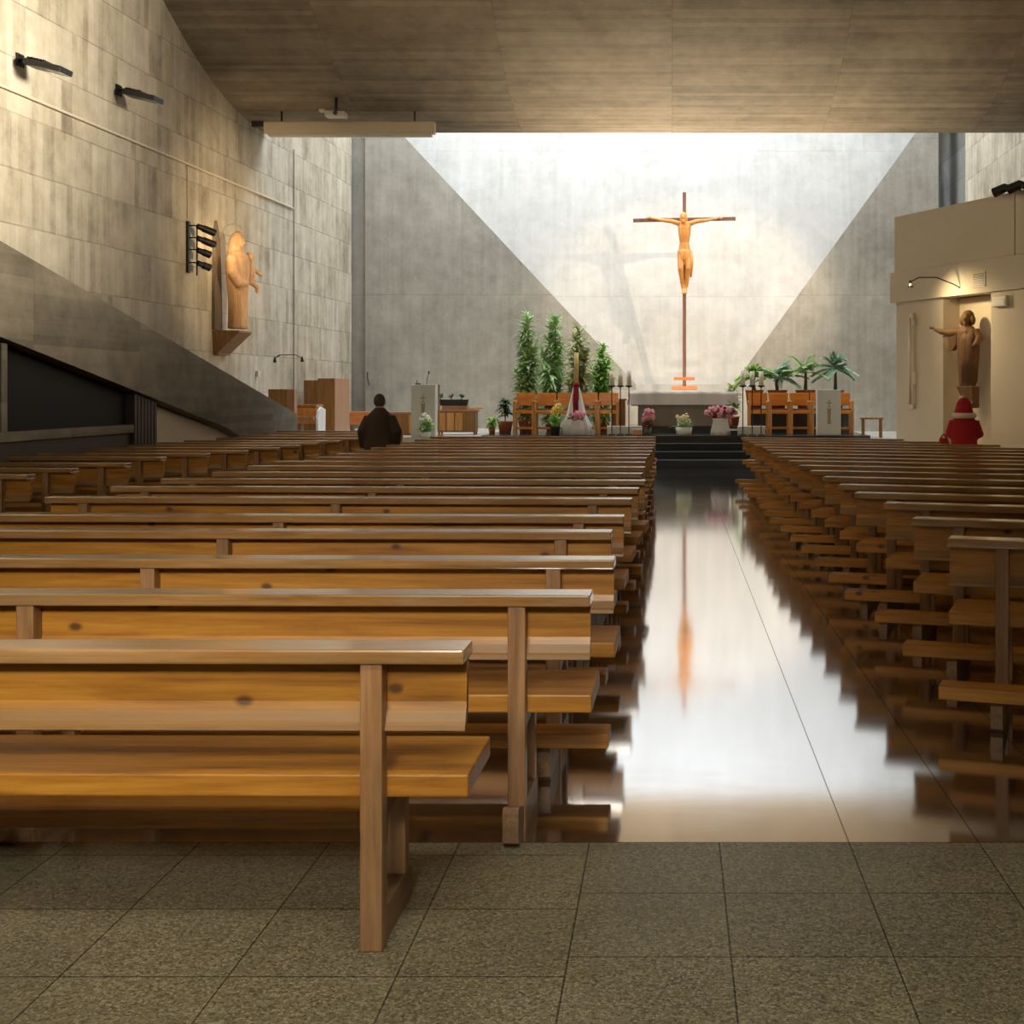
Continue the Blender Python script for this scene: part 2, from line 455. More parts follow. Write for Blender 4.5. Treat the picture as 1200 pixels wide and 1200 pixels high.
# wall behind the altar: two upright flanks and a leaning centre between them
m = MB(); m.prism([(-8.16, 0), (-.97, 0), (-.97, 1.77), (-8.16, 9.45)], 'y', YB, YB + .12)
struct(m.build('wall_back_flank', M['conc_back']))
m = MB(); m.prism([(1.63, 0), (7.07, 0), (7.07, 9.29), (1.63, 1.77)], 'y', YB, YB + .12)
struct(m.build('wall_back_flank.001', M['conc_back']))
def lean(z): return YB + .06 + max(0, (z - 1.77)) * .26
m = MB()
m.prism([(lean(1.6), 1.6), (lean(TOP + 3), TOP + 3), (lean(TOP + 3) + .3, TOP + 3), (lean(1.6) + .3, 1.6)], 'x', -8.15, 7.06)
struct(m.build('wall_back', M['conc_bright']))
m = MB(); m.box(-.98, 1.64, YB - .02, YB + .3, 0, 1.77)
m.box(-1.6, 2.3, 33.0, YB, 0, 1.62)
struct(m.build('trim_1', M['conc_bright']))
m = MB(); m.box(-10.6, -8.17, 34.13, 34.4, 0, TOP + 3)
struct(m.build('wall_back_recess', M['conc_back']))
m = MB(); m.box(6.9, 9, 36.2, 36.5, 0, TOP + 3); m.box(XR, 9, 33.2, 36.4, 0, TOP + 3); m.box(7.06, 9, 34.0, 36.3, 9.28, 9.5); m.box(7.072, 7.16, 34.13, 34.9, 0, 9.28)  # low roof slab and side fin added to keep this recess dark
struct(m.build('wall_back_recess.001', M['conc_recess']))

# hanging concrete ceiling
prof = []
YL = 27.5
for i in range(40):
    y = 17.0 + (YL - 17.0) * i / 39
    prof.append((y, min(TOP, 7.13 + .055 * (YL - y) ** 2)))
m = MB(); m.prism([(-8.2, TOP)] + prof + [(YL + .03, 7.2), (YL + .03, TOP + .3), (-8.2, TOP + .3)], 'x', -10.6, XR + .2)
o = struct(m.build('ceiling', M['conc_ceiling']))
# roof over the sanctuary with a long rooflight opening
m = MB()
m.box(-11, 9, YL, 28.4, TOP + 2.2, TOP + 2.5)
m.box(-11, -8.6, 28.4, 38, TOP + 2.2, TOP + 2.5)
m.box(6.7, 9, 28.4, 38, TOP + 2.2, TOP + 2.5)
m.box(-8.6, 6.7, 34.6, 38, TOP + 2.2, TOP + 2.5)
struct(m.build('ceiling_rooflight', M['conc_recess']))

# platform and its steps
PZ = .63
m = MB()
for i in range(3):
    m.box(-4.1, 4.25, 26.4 + .35 * i, 27.46, .1575 * i, .1575 * (i + 1) - .004)
struct(m.build('trim_2', M['step_dark']))
m = MB()
for i in range(3):
    m.box(-4.1, 4.25, 26.395 + .35 * i, 26.43 + .35 * i, .1575 * (i + 1) - .012, .1575 * (i + 1))
struct(m.build('trim_3', M['step_nosing']))
m = MB(); m.box(-4.1, 4.25, 27.45, 33.0, 0, PZ, .01); m.box(-4.1, 4.25, 33.0, YB, 0, .62)
struct(m.build('trim_4', M['dark_stone']))
m = MB(); m.box(wallx(30) - .1, -4.12, 26.9, YB, 0, .6); m.box(4.27, XR, 28.2, YB, 0, .52)
struct(m.build('trim_5', M['side_stone']))

# ramp parapet beside the side wall
bx0, bx1 = -7.78, -7.48
m = MB()
m.prism([(7.0, 4.60), (25.5, 1.125), (25.5, .02), (25.2, .02), (21.4, .98), (7.0, 3.38)], 'x', bx0, bx1)
struct(m.build('trim_6', M['conc_beam']))
m = MB()
m.prism([(7.0, 3.6), (25.4, .2), (25.4, .04), (24.6, .04), (7.0, 3.4)], 'x', -9.8, bx0 - .005)
struct(m.build('trim_7', M['conc_beam']))
def soffit(y): return .98 + (21.4 - y) * .1667
m = MB(); m.prism([(9.0, 1.1), (17.9, 1.1), (17.9, soffit(17.9) - .01), (9.0, soffit(9.0) - .01)], 'x', -7.68, -7.66)
struct(m.build('window_1', M['dark_glass']))
m = MB(); m.box(-7.72, -7.54, 8.5, 17.93, .985, 1.10, .008); m.box(-7.72, -7.56, 14.42, 14.55, 1.1, soffit(14.5) - .02)
struct(m.build('window_1_sill', M['conc_beam']))
m = MB(); m.box(-7.70, -7.60, 8.5, 17.93, 0, .985)
struct(m.build('wall_ramp', M['brown_panel']))
m = MB()
for k in range(7):
    y0 = 17.96 + k * .115
    m.prism([(y0, 0.0), (y0 + .075, 0.0), (y0 + .085, soffit(y0 + .1) - .01), (y0, soffit(y0 + .1) - .01)], 'x', -7.70, -7.545)
m.box(-7.72, -7.68, 17.95, 18.75, 0, soffit(18.75) - .01)
struct(m.build('trim_8', M['brown_panel']))
m = MB(); m.prism([(18.76, 0), (24.4, 0), (24.4, soffit(24.4) - .02), (18.76, soffit(18.76) - .02)], 'x', -7.72, -7.69)
struct(m.build('trim_9', M['cream']))

# cream gallery, its face turned towards the nave
GP = Vector((4.08, 24.0, 0)); GA = math.atan2(-.9068, .4216)
GM = Matrix.Translation(GP) @ Matrix.Rotation(GA, 4, 'Z')
def gpt(s, d, z): return GM @ Vector((s, d, z))
m = MB(); m.box(.07, 3.45, .05, .22, 3.80, 4.83, .004); m.box(3.475, 8.1, .05, .22, 3.80, 4.83, .004)
m.box(.07, .22, .23, 3.7, 3.80, 4.83, .004)
m.xform(GM); struct(m.build('wall_gallery', M['cream']))
m = MB(); m.box(0, 8.2, 0, .3, 3.23, 3.79, .006); m.box(0, .3, .31, 3.7, 3.23, 3.79, .006)
m.xform(GM); struct(m.build('trim_10', M['cream']))
m = MB(); m.prism([(.3, .3), (7.6, .3), (.3, 3.7)], 'z', 3.4, 3.7)
m.xform(GM); struct(m.build('ceiling_gallery', M['cream']))
m = MB(); m.box(.06, 1.49, .1, .75, 0, 3.23); m.box(2.85, 3.70, .06, .75, 0, 3.23); m.box(4.25, 7.9, .1, .4, 0, 3.23)
m.xform(GM); struct(m.build('wall_gallery_pier', M['cream']))
m = MB(); m.box(1.49, 2.85, .46, .74, 0, 3.23); m.box(3.70, 4.25, .55, .75, 0, 3.23); m.box(.1, .3, .76, 3.5, 0, 3.23)
m.xform(GM); struct(m.build('wall_niche', M['cream_trim']))

# ------------------------------------------------------------------ pews
def pew(L, kneel='full', name='pew'):
    r = bpy.data.objects.new(name, None); COL.objects.link(r); r.empty_display_size = .1
    h = L / 2
    # aisle end of the pew sits at x=0 when the root is placed: shift so that the mesh runs from -L to 0
    x0, x1 = -L, 0.0
    m = MB(); m.box(x0, x1, .06, .47, .410, .475, .006); m.build('seat', M['pine_x'], r)
    prof = [(.066, .798), (.066, .680), (.058, .655), (.042, .628), (.034, .620), (.031, .606), (.037, .602), (.078, .626), (.092, .66), (.105, .798)]
    m = MB(); m.prism(prof, 'x', x0 + .005, x1 - .005); m.build('backrest', M['pine_back'], r)
    m = MB(); m.box(x0, x1, -.012, .135, .799, .84, .006); m.build('book_ledge', M['pine_ledge'], r)
    xs = [x0 + .26, x1 - .26] if L < 3 else [x0 + .26, (x0 + x1) / 2, x1 - .26]
    for x in xs:
        m = MB(); m.box(x - .031, x + .031, 0, .062, 0, .798, .004); m.build('post', M['pine_post'], r)
        m = MB(); m.box(x - .027, x + .027, .31, .37, .10, .409, .004); m.build('leg', M['pine_post'], r)
        ys = -.35 if kneel == 'full' else (-.15 if kneel == 'short' else .063)
        m = MB()
        if ys < 0:
            m.prism([(ys, .02), (ys + .03, 0), (-.001, 0), (-.001, .10), (ys + .02, .135), (ys, .12)], 'x', x - .027, x + .027)
        m.prism([(.0625, 0), (.41, 0), (.41, .075), (.385, .10), (.0625, .10)], 'x', x - .027, x + .027)
        m.build('foot_beam', M['pine_foot'], r)
        m = MB(); m.prism([(.063, .34), (.063, .409), (.40, .409), (.40, .385), (.20, .355)], 'x', x - .022, x + .022)
        m.build('seat_bearer', M['pine_foot'], r)
    if kneel == 'full':
        m = MB(); m.box(x0, x1, -.36, -.20, .1355, .195, .006); m.build('kneeler', M['pine_x'], r)
    if kneel == 'short':
        m = MB(); m.box(x0, x1 - .70, -.36, -.20, .1355, .195, .006); m.build('kneeler', M['pine_x'], r)
    return r

ORD = 'first second third fourth fifth sixth seventh eighth ninth tenth eleventh twelfth thirteenth fourteenth fifteenth sixteenth seventeenth eighteenth nineteenth'.split()
PCACHE = {}
def place_pew(L, x, y, rz, label, group, kneel='full'):
    key = (L, kneel)
    if key in PCACHE: o = clone(PCACHE[key])
    else:
        o = pew(L, kneel); PCACHE[key] = o
    o.location = (x, y, 0); o.rotation_euler = (0, 0, rz)
    tag(o, label, 'pew', group)
    return o
D = math.radians
# wide block between the two aisles: the pews end at the main aisle (right end = local x 0)
rowsC = [3.67, 4.62, 5.57, 6.65, 7.46, 8.66, 9.6, 10.45, 11.35, 12.3, 13.15, 14.0, 14.8, 15.65, 16.5, 17.35, 18.35, 19.45, 20.7]
endC = [-.575, -.288, -.248, -.312, -.28, -.275, -.253, -.222, -.266, -.265, -.28, -.282, -.263, -.247, -.25, -.24, -.25, -.267, -.268]
rotC = [.6, .8, 1.0, 1.4, 1.8, 2.6, 3.0, 3.2, 3.0, 3.0, 3.0, 3.0, 3.0, 3.0, 2.8, 2.6, 2.2, 1.8, 1.5]
for i, (yf, xe, rr) in enumerate(zip(rowsC, endC, rotC)):
    L = 4.0 if i < 8 else (3.85 if i < 11 else 3.65)
    if i == 0: lab = 'worn pine pew closest to the camera, whole seat in view, scuffed back post'
    elif i == 1: lab = 'worn pine pew directly behind-facing the first one, with curved foot showing on the tiles'
    else: lab = 'honey pine pew in the wide block beside the white-lit aisle, %s row from the camera' % ORD[i]
    if i == 1: lab = 'worn pine pew in the wide block, second row from the camera, curved foot on tiles'
    place_pew(L, xe, yf - .13, -D(rr), lab, 'pews in the wide block', 'none' if i == 0 else ('short' if i == 1 else 'full'))
# angled block in front of the gallery: aisle end is the far left end, pews turn towards the altar
rowsR = [6.36, 7.34, 8.35, 9.2, 10.0, 10.9, 11.75, 12.6, 13.45, 14.25, 15.1, 15.95, 16.8, 17.65, 18.55, 19.5, 20.4]
endR = [1.38, 1.39, 1.40, 1.33, 1.32, 1.31, 1.29, 1.27, 1.25, 1.20, 1.20, 1.20, 1.22, 1.16, 1.15, 1.14, 1.13]
RA = -D(18.5)
for i, (yf, xe) in enumerate(zip(rowsR, endR)):
    L = {16: 2.55, 15: 2.9, 14: 3.5}.get(i, 4.0)
    ux, uy = math.cos(RA), math.sin(RA)
    x0, y0 = xe + .13 * math.sin(RA) , yf - .13 * math.cos(RA)
    place_pew(L, x0 + L * ux, y0 + L * uy, RA, 'brown pine pew in the angled block before the cream gallery, %s row from the camera' % ORD[i], 'pews in the angled block')
# side block next to the concrete ramp
rowsL = [11.2, 12.1, 13.0, 14.2, 15.0, 15.8, 16.6, 17.4, 18.2, 19.0, 20.2, 21.4, 22.6, 23.8]
endL = [-5.58, -5.62, -5.5, -5.62, -5.42, -5.24, -5.1, -5.06, -5.0, -4.9, -4.85, -4.85, -4.9, -5.0]
for i, (yf, xe) in enumerate(zip(rowsL, endL)):
    L = 1.75 if i < 4 else (2.0 if i < 6 else 2.35)
    place_pew(L, xe, yf - .13, -D(3), 'dark pine pew in the side block along the concrete ramp, %s row from the camera' % ORD[i], 'pews beside the ramp')

# ------------------------------------------------------------------ altar group
o = thing('altar', 'grey stone altar block on a dark plinth in mid platform', 'altar', (.27, 29.3, PZ))
MB().box(-1.28, 1.24, -.75, .75, 0, .17, .01).build('plinth', M['dark_stone'], o)
MB().box(-1.05, 1.0, -.4, .4, .17, .62, .008).build('base', M['altar_stone'], o)
MB().box(-1.2, 1.15, -.5, .5, .62, .93, .01).build('table_slab', M['altar_stone'], o)
m = MB()
# cloth: top and four falls with light waves
def cloth_sheet(m, x0, x1, y0, y1, ztop, drop, n=40):
    top = [(x0, y0), (x1, y0), (x1, y1), (x0, y1)]
    pts = []
    for (a, b) in zip(top, top[1:] + top[:1]):
        for k in range(n):
            t = k / n
            pts.append((a[0] + (b[0] - a[0]) * t, a[1] + (b[1] - a[1]) * t))
    cx, cy = (x0 + x1) / 2, (y0 + y1) / 2
    rings = []
    for lev in range(5):
        f = lev / 4
        row = []
        for k, (x, y) in enumerate(pts):
            w = .022 * f * math.sin(k * 1.1) + .012 * f * math.sin(k * .37 + 1)
            dx, dy = (x - cx) / (x1 - cx), (y - cy) / (y1 - cy)
            nx = math.copysign(1, dx) if abs(dx) > .999 else 0
            ny = math.copysign(1, dy) if abs(dy) > .999 else 0
            row.append(m.bm.verts.new((x + nx * (.02 + w + .03 * f), y + ny * (.02 + w + .02 * f), ztop - drop * f)))
        rings.append(row)
    N = len(pts)
    for a, b in zip(rings[:-1], rings[1:]):
        for k in range(N):
            m.bm.faces.new((a[k], b[k], b[(k + 1) % N], a[(k + 1) % N]))
    m.bm.faces.new(rings[0])
cloth_sheet(m, -1.22, 1.17, -.52, .52, .945, .30)
o = m.build('altar_cloth', M['white_cloth'], None, True); o.location = (.27, 29.3, PZ)
tag(o, 'white linen cloth draped over the stone altar', 'cloth')

# crucifix
o = thing('crucifix', 'tall wooden crucifix with carved figure standing behind the altar', 'crucifix', (.31, 33.25, 1.62))
MB().box(-.33, .33, -.16, .16, 0, .10, .01).build('base_block', M['orange_wood'], o)
MB().box(-.045, .045, -.045, .045, .10, 5.13, .006).build('upright', M['cross_wood'], o)
m = MB(); m.box(-1.33, 1.33, -.05, .04, -.045, .045, .006); m.xform(Matrix.Translation((0, -.005, 4.42)) @ Matrix.Rotation(-.018, 4, 'Y')); m.build('crossbar', M['cross_wood'], o)
m = MB(); m.box(-.27, .27, -.06, .05, .25, .33, .008); m.build('footrest', M['orange_wood'], o)
m = MB()
Z0 = 4.42
yb = -.17
m.ball((-.03, yb - .06, Z0 + .03), (.085, .10, .13))                     # head, fallen forward
m.ball((-.03, yb - .15, Z0 + .02), (.016, .03, .03))                     # nose
m.ball((-.03, yb - .12, Z0 - .08), (.055, .05, .06))                     # beard
m.tube([(-.02, yb - .02, Z0 - .06), (0, yb + .02, Z0 - .14)], [.06, .07])
m.loft([(0, yb, Z0 - .95, .13, .10), (0, yb, Z0 - .80, .155, .11), (0, yb, Z0 - .62, .125, .09), (0, yb, Z0 - .42, .155, .11), (0, yb, Z0 - .22, .175, .11), (0, yb, Z0 - .10, .14, .09), (0, yb, Z0 - .06, .07, .06)])
for s in (-1, 1):
    m.tube([(s * .12, yb, Z0 - .13), (s * .34, yb + .02, Z0 - .06), (s * .55, yb + .03, Z0 - .04), (s * .76, yb + .06, Z0 + .01), (s * .84, yb + .08, Z0 + .02)], [.07, .06, .046, .034, .03])
    m.ball((s * .89, yb + .09, Z0 + .035), (.055, .025, .035))
    for k in range(4):
        m.tube([(s * .92, yb + .08, Z0 + .03 + .012 * k - .02), (s * (.98 + .01 * (k % 3)), yb + .06, Z0 + .035 + .014 * k - .02)], [.012, .009], 6)
    m.tube([(s * .88, yb + .07, Z0 + .05), (s * .92, yb + .04, Z0 + .085)], [.013, .01], 6)
    m.tube([(s * .085, yb, Z0 - .9), (s * .10, yb - .10, Z0 - 1.30), (s * .055, yb - .0, Z0 - 1.70), (s * .03, yb - .01, Z0 - 1.82)], [.10, .078, .05, .042])
    m.tube([(s * .03, yb, Z0 - 1.80), (s * .035, yb - .12, Z0 - 1.95)], [.045, .035])
m.build('figure', M['carved'], o, True, remesh=.018)
m = MB()
m.loft([(0, yb, Z0 - 1.20, .15, .13), (0, yb, Z0 - 1.02, .185, .14), (0, yb, Z0 - .86, .185, .135), (0, yb, Z0 - .80, .165, .12)], 32, True, 9, .05)
m.tube([(.17, yb - .04, Z0 - .86), (.19, yb - .06, Z0 - 1.15), (.17, yb - .02, Z0 - 1.52)], [.04, .045, .02])
m.build('loincloth', M['carved'], o, True)
m = MB(); m.ball((-.03, yb - .02, Z0 + .075), (.095, .105, .10)); m.tube([(-.09, yb - .02, Z0 + .05), (-.11, yb - .02, Z0 - .12)], [.03, .02]); m.tube([(.04, yb - .01, Z0 + .05), (.07, yb, Z0 - .10)], [.03, .02])
m.build('hair', M['carved'], o, True)

# armchairs for the clergy
def armchair(label):
    r = thing('armchair', label, 'armchair', group='orange wooden armchairs on the platform')
    w = .456
    for x in (0.0, w - .045):
        MB().box(x, x + .045, 0, .05, 0, .70, .004).build('leg', M['oak_z'], r)
        MB().box(x, x + .045, .44, .49, 0, .74, .004).build('leg', M['oak_z'], r)
        MB().box(x, x + .045, -.02, .45, .7005, .73, .006).build('armrest', M['oak_z'], r)
    MB().box(.046, w - .046, .02, .46, .455, .53, .008).build('seat', M['oak_x'], r)
    MB().box(.05, w - .05, .05, .43, .5305, .56, .012).build('cushion', M['maroon'], r)
    m = MB(); m.box(.012, w - .012, 0, .03, .63, .915, .006); m.xform(Matrix.Translation((0, .47, 0)) @ Matrix.Translation((0, 0, .63)) @ Matrix.Rotation(-.10, 4, 'X') @ Matrix.Translation((0, 0, -.63)))
    m.build('backrest', M['oak_x'], r)
    MB().box(.046, w - .046, .45, .48, .10, .15, .004).build('stretcher', M['oak_z'], r)
    return r
whoL = ['outermost chair beside the terracotta pot', 'second from the terracotta pot', 'third, behind the yellow lilies', 'partly behind the red draped candle stand', 'beside the brown wooden pedestal']
ch = None
for k in range(5):
    lab = 'orange wooden armchair in front of the tall shrubs, ' + whoL[k]
    if ch is None: ch = armchair(lab); o = ch
    else: o = clone(ch, lab)
    o.location = ((602 + 24.6 * k - 788) / 1500 * 28.3, 28.15, PZ)
whoR = ['first after the altar, behind the iron candlesticks', 'second from the altar', 'third from the altar', 'fourth from the altar, beside the white lectern', 'last one, beyond the white lectern']
for k in range(5):
    o = clone(ch, 'orange wooden armchair in front of the palms, ' + whoR[k])
    o.location = ((877 + 24.6 * k - 788) / 1500 * 28.3, 28.15, PZ)

o = thing('pedestal', 'brown wooden box pedestal between armchairs and altar', 'pedestal', (-1.205, 28.98, PZ))
MB().box(-.16, .14, -.15, .15, 0, .74, .006).build('body', M['cab_front'], o)
MB().box(-.19, .17, -.18, .18, .7405, .78, .006).build('top', M['cab_front'], o)

# candlesticks and candles
def candlestick(label):
    r = thing('candlestick', label, 'candlestick', group='tall iron candlesticks')
    m = MB(); m.loft([(0, 0, 0, .085, .085), (0, 0, .015, .085, .085), (0, 0, .03, .03, .03)], 16); m.build('foot', M['iron'], r)
    MB().tube([(0, 0, .028), (0, 0, 1.05)], .012).build('stem', M['iron'], r)
    m = MB(); m.loft([(0, 0, 1.03, .02, .02), (0, 0, 1.05, .07, .07), (0, 0, 1.075, .075, .075)], 16); m.ring((0, 0, 1.06), .072, .012); m.build('drip_pan', M['iron'], r)
    return r
cs = None; cn = None
posc = [(717, 'left'), (727, 'left'), (737, 'left'), (870.5, 'right'), (881.5, 'right'), (892, 'right')]
wc = ['farthest from the altar, beside the red draped stand', 'middle one of the three before the pedestal', 'next to the altar on the pedestal side', 'next to the altar on the palm side', 'middle one of the three before the palms', 'third from the altar before the palms']
for (px, sd), w in zip(posc, wc):
    x = (px - 788) / 1500 * 27.68
    lab = 'slim black iron candlestick, ' + w
    o = candlestick(lab) if cs is None else clone(cs, lab)
    cs = cs or o
    o.location = (x, 27.68, PZ)
    cl = 'thick ivory candle on the iron candlestick ' + w
    if cn is None:
        cn = thing('candle', cl, 'candle', group='ivory altar candles')
        MB().tube([(0, 0, 0), (0, 0, .30)], .05, 16).build('wax', M['candle'], cn, True)
        MB().tube([(0, 0, .30), (0, .003, .325)], .004, 6).build('wick', M['black'], cn)
        k = cn
    else: k = clone(cn, cl)
    k.location = (x, 27.68, PZ + 1.0765)
# stone blocks
o = MB().box(-.38, .38, -.07, .07, 0, .19, .008).build('stone_block', M['white_stone']); o.location = (-1.04, 27.90, PZ)
tag(o, 'low pale stone block behind the candlesticks beside the pedestal', 'block', 'pale stone blocks')
o = MB().box(-.30, .30, -.07, .07, 0, .19, .008).build('stone_block', M['white_stone']); o.location = (1.72, 27.90, PZ)
tag(o, 'low pale stone block behind the candlesticks on the palm side', 'block', 'pale stone blocks')

# paschal candle with draped stand
o = thing('candle_stand', 'red and white draped candle stand with pink flowers', 'candle stand', (-2.08, 27.72, PZ))
m = MB(); m.loft([(0, 0, 0, .34, .2), (0, 0, .22, .30, .19), (0, 0, .45, .20, .15), (0, 0, .8, .12, .11), (0, 0, 1.02, .07, .07), (0, 0, 1.10, .06, .06)], 48, True, 10, .06)
m.build('white_drape', M['white_cloth'], o, True)
m = MB(); m.loft([(0, -.035, .40, .10, .155), (0, -.03, .8, .08, .105), (0, -.01, 1.02, .062, .075), (0, 0, 1.10, .064, .064)], 24, True, 5, .05)
m.build('red_drape', M['red_cloth'], o, True)
m = MB(); m.loft([(0, 0, 1.04, .075, .075), (0, 0, 1.09, .085, .085), (0, 0, 1.13, .06, .06)], 20); m.build('tied_collar', M['red_cloth'], o, True)
def blobs(m, c, r, n, sz, rng):
    for _ in range(n):
        while True:
            p = [rng.uniform(-1, 1) for _ in range(3)]
            if sum(q * q for q in p) < 1: break
        pp = Vector((c[0] + p[0] * r[0], c[1] + p[1] * r[1], c[2] + p[2] * r[2]))
        s = sz * rng.uniform(.7, 1.25)
        # a flower head: five petals round a centre
        ax = Vector((p[0], p[1] - .8, p[2] + .3)).normalized()
        a = ax.orthogonal().normalized(); b = ax.cross(a)
        for k in range(5):
            an = 2 * PI * k / 5
            q = pp + (a * math.cos(an) + b * math.sin(an)) * s * .6
            m.ball(q, (s * .5, s * .5, s * .45), 6, 4)
        m.ball(pp + ax * s * .2, s * .35, 6, 4)
def leaves(m, c, r, n, L, w, rng, droop=.3, up=.3):
    for _ in range(n):
        a = rng.uniform(0, 2 * PI); e = rng.uniform(-.2, 1.1)
        d = Vector((math.cos(a) * math.cos(e), math.sin(a) * math.cos(e), math.sin(e) + up))
        p = Vector((c[0] + rng.uniform(-1, 1) * r[0], c[1] + rng.uniform(-1, 1) * r[1], c[2] + rng.uniform(-1, 1) * r[2]))
        m.leaf(p, d, L * rng.uniform(.7, 1.2), w * rng.uniform(.8, 1.2), droop)
rg = random.Random(3)
m = MB(); blobs(m, (0, -.19, .43), (.19, .05, .09), 22, .05, rg); f = m.build('blossoms', M['pink'], o, True)
m = MB(); leaves(m, (0, -.18, .36), (.16, .03, .05), 26, .12, .02, rg); m.build('leaves', M['leaf_dark'], o)
o = thing('paschal_candle', 'tall yellow candle rising from the red draped stand', 'candle', (-2.08, 27.72, PZ + 1.131))
MB().tube([(0, 0, 0), (.0, 0, .65)], .047, 16).build('wax', M['paschal'], o, True)
MB().tube([(0, 0, .65), (0, 0, .68)], .005, 6).build('wick', M['black'], o)

def bouquet(name, label, loc, vase, parts):
    r = thing(name, label, 'flowers', loc)
    vm, rings, n = vase
    m = MB(); m.loft(rings, n); m.build('vase', M[vm], r, True)
    for nm, mt, fn in parts:
        m = MB(); fn(m); m.build(nm, M[mt], r, mt not in ('leaf_mid', 'leaf_dark', 'leaf_bright'))
    return r
rg = random.Random(5)
bouquet('flower_vase', 'small vase of pink over dark red flowers before the altar end', (-.53, 27.66, PZ), ('lens', [(0, 0, 0, .06, .06), (0, 0, .17, .085, .085)], 20),
        [('pink_blossoms', 'pink', lambda m: blobs(m, (0, 0, .42), (.13, .1, .17), 26, .05, rg)),
         ('red_blossoms', 'deep_red', lambda m: blobs(m, (0, 0, .24), (.13, .1, .07), 16, .045, rg)),
         ('leaves', 'leaf_dark', lambda m: leaves(m, (0, 0, .2), (.05, .05, .05), 24, .18, .025, rg))])
bouquet('flower_pot', 'cream flowers in a square white pot at the altar centre', (.25, 27.72, PZ), ('white_ceramic', [(0, 0, 0, .16, .12), (0, 0, .17, .18, .14)], 20),
        [('blossoms', 'cream_petal', lambda m: blobs(m, (0, 0, .36), (.22, .1, .12), 26, .035, rg)),
         ('leaves', 'leaf_mid', lambda m: leaves(m, (0, 0, .2), (.12, .08, .05), 60, .22, .02, rg))])
o = thing('flower_stand', 'big pink and crimson bouquet on a white draped stand', 'flowers', (1.04, 27.74, PZ))
m = MB(); m.loft([(0, 0, 0, .21, .16), (0, 0, .12, .19, .15), (0, 0, .30, .15, .13), (0, 0, .36, .16, .13)], 40, True, 8, .07); m.build('white_drape', M['white_cloth'], o, True)
m = MB(); blobs(m, (0, 0, .50), (.36, .12, .12), 46, .055, rg); m.build('pink_blossoms', M['pink'], o, True)
m = MB(); blobs(m, (.03, 0, .52), (.36, .12, .15), 26, .05, rg); m.build('red_blossoms', M['deep_red'], o, True)
m = MB(); leaves(m, (0, 0, .42), (.25, .08, .05), 50, .2, .03, rg); leaves(m, (.3, 0, .6), (.08, .05, .08), 14, .16, .03, rg); m.build('leaves', M['leaf_dark'], o)
o = thing('flower_pot', 'yellow lilies in a dark pot beside the draped candle stand', 'flowers', (-2.53, 27.62, PZ))
MB().loft([(0, 0, 0, .085, .085), (0, 0, .16, .11, .11), (0, 0, .18, .115, .115)], 18).build('pot', M['dark_pot'], o, True)
m = MB(); blobs(m, (.02, 0, .55), (.16, .1, .13), 18, .05, rg); m.build('blossoms', M['yellow_petal'], o, True)
m = MB(); leaves(m, (0, 0, .26), (.06, .06, .1), 60, .24, .028, rg, .3, .5); m.build('leaves', M['leaf_bright'], o)
o = thing('offering_box', 'tiny wooden box with white lid before the altar', 'box', (-.76, 27.62, PZ))
MB().box(-.09, .09, -.06, .06, 0, .10, .004).build('body', M['orange_wood'], o)
MB().box(-.11, .11, -.075, .075, .1005, .135, .004).build('lid', M['white_stone'], o)
o = thing('offering_box', 'tiny dark box with white lid beside the draped bouquet', 'box', (1.33, 27.56, PZ))
MB().box(-.07, .07, -.05, .05, 0, .10, .004).build('body', M['dark_pot'], o)
MB().box(-.11, .11, -.06, .06, .1005, .135, .004).build('lid', M['white_stone'], o)

o = thing('added_uplight', 'small black uplight added out of view behind the altar as fill', 'lamp', (.3, 30.7, PZ))  # made-up fixture for the fill added behind the altar
MB().box(-.2, .2, -.1, .1, 0, .12, .01).build('base', M['black'], o)
MB().tube([(-.12, 0, .1205), (-.12, 0, .2)], .06, 14).build('lamp_head', M['black'], o)
MB().tube([(.12, 0, .1205), (.12, 0, .2)], .06, 14).build('lamp_head', M['black'], o)

# lecterns
def emblem(o, z, s, y):
    m = MB()
    m.box(-.07 * s, .07 * s, y - .006, y + .004, z + .10 * s, z + .125 * s); m.box(-.012 * s, .012 * s, y - .006, y + .004, z, z + .20 * s)
    m.prism([(-.05 * s, z - .03 * s), (.05 * s, z - .03 * s), (.035 * s, z - .3 * s), (.05 * s, z - .42 * s), (-.05 * s, z - .42 * s), (-.035 * s, z - .3 * s)], 'y', y - .005, y + .004)
    m.ring((0, y - .001, z - .02 * s), .05 * s, .006 * s, 'y')
    m.build('emblem', M['emblem'], o)
o = thing('lectern', 'white stone lectern before the armchairs on the palm side', 'lectern', (3.38, 27.75, PZ))
MB().box(-.255, .255, -.14, .14, 0, .98, .01).build('body', M['ambo_stone'], o)
emblem(o, .60, .85, -.14)
o = thing('lectern', 'pale grey stone lectern with microphone behind the white bouquet', 'lectern', (-5.33, 27.5, .6))
MB().box(-.26, .26, -.14, .14, 0, 1.12, .01).build('body', M['ambo_stone'], o)
emblem(o, .74, .85, -.14)
m = MB(); m.tube([(.05, 0, 1.12), (.06, 0, 1.25), (.10, -.03, 1.36)], .008, 8); m.ball((.105, -.035, 1.38), (.018, .018, .03)); m.build('microphone', M['black'], o, True)
m = MB(); m.tube([(-.16, 0, 1.12), (-.16, 0, 1.22)], .008, 8); m.box(-.19, -.08, -.02, .02, 1.12, 1.15); m.build('reading_lamp', M['black'], o)
rg = random.Random(8)
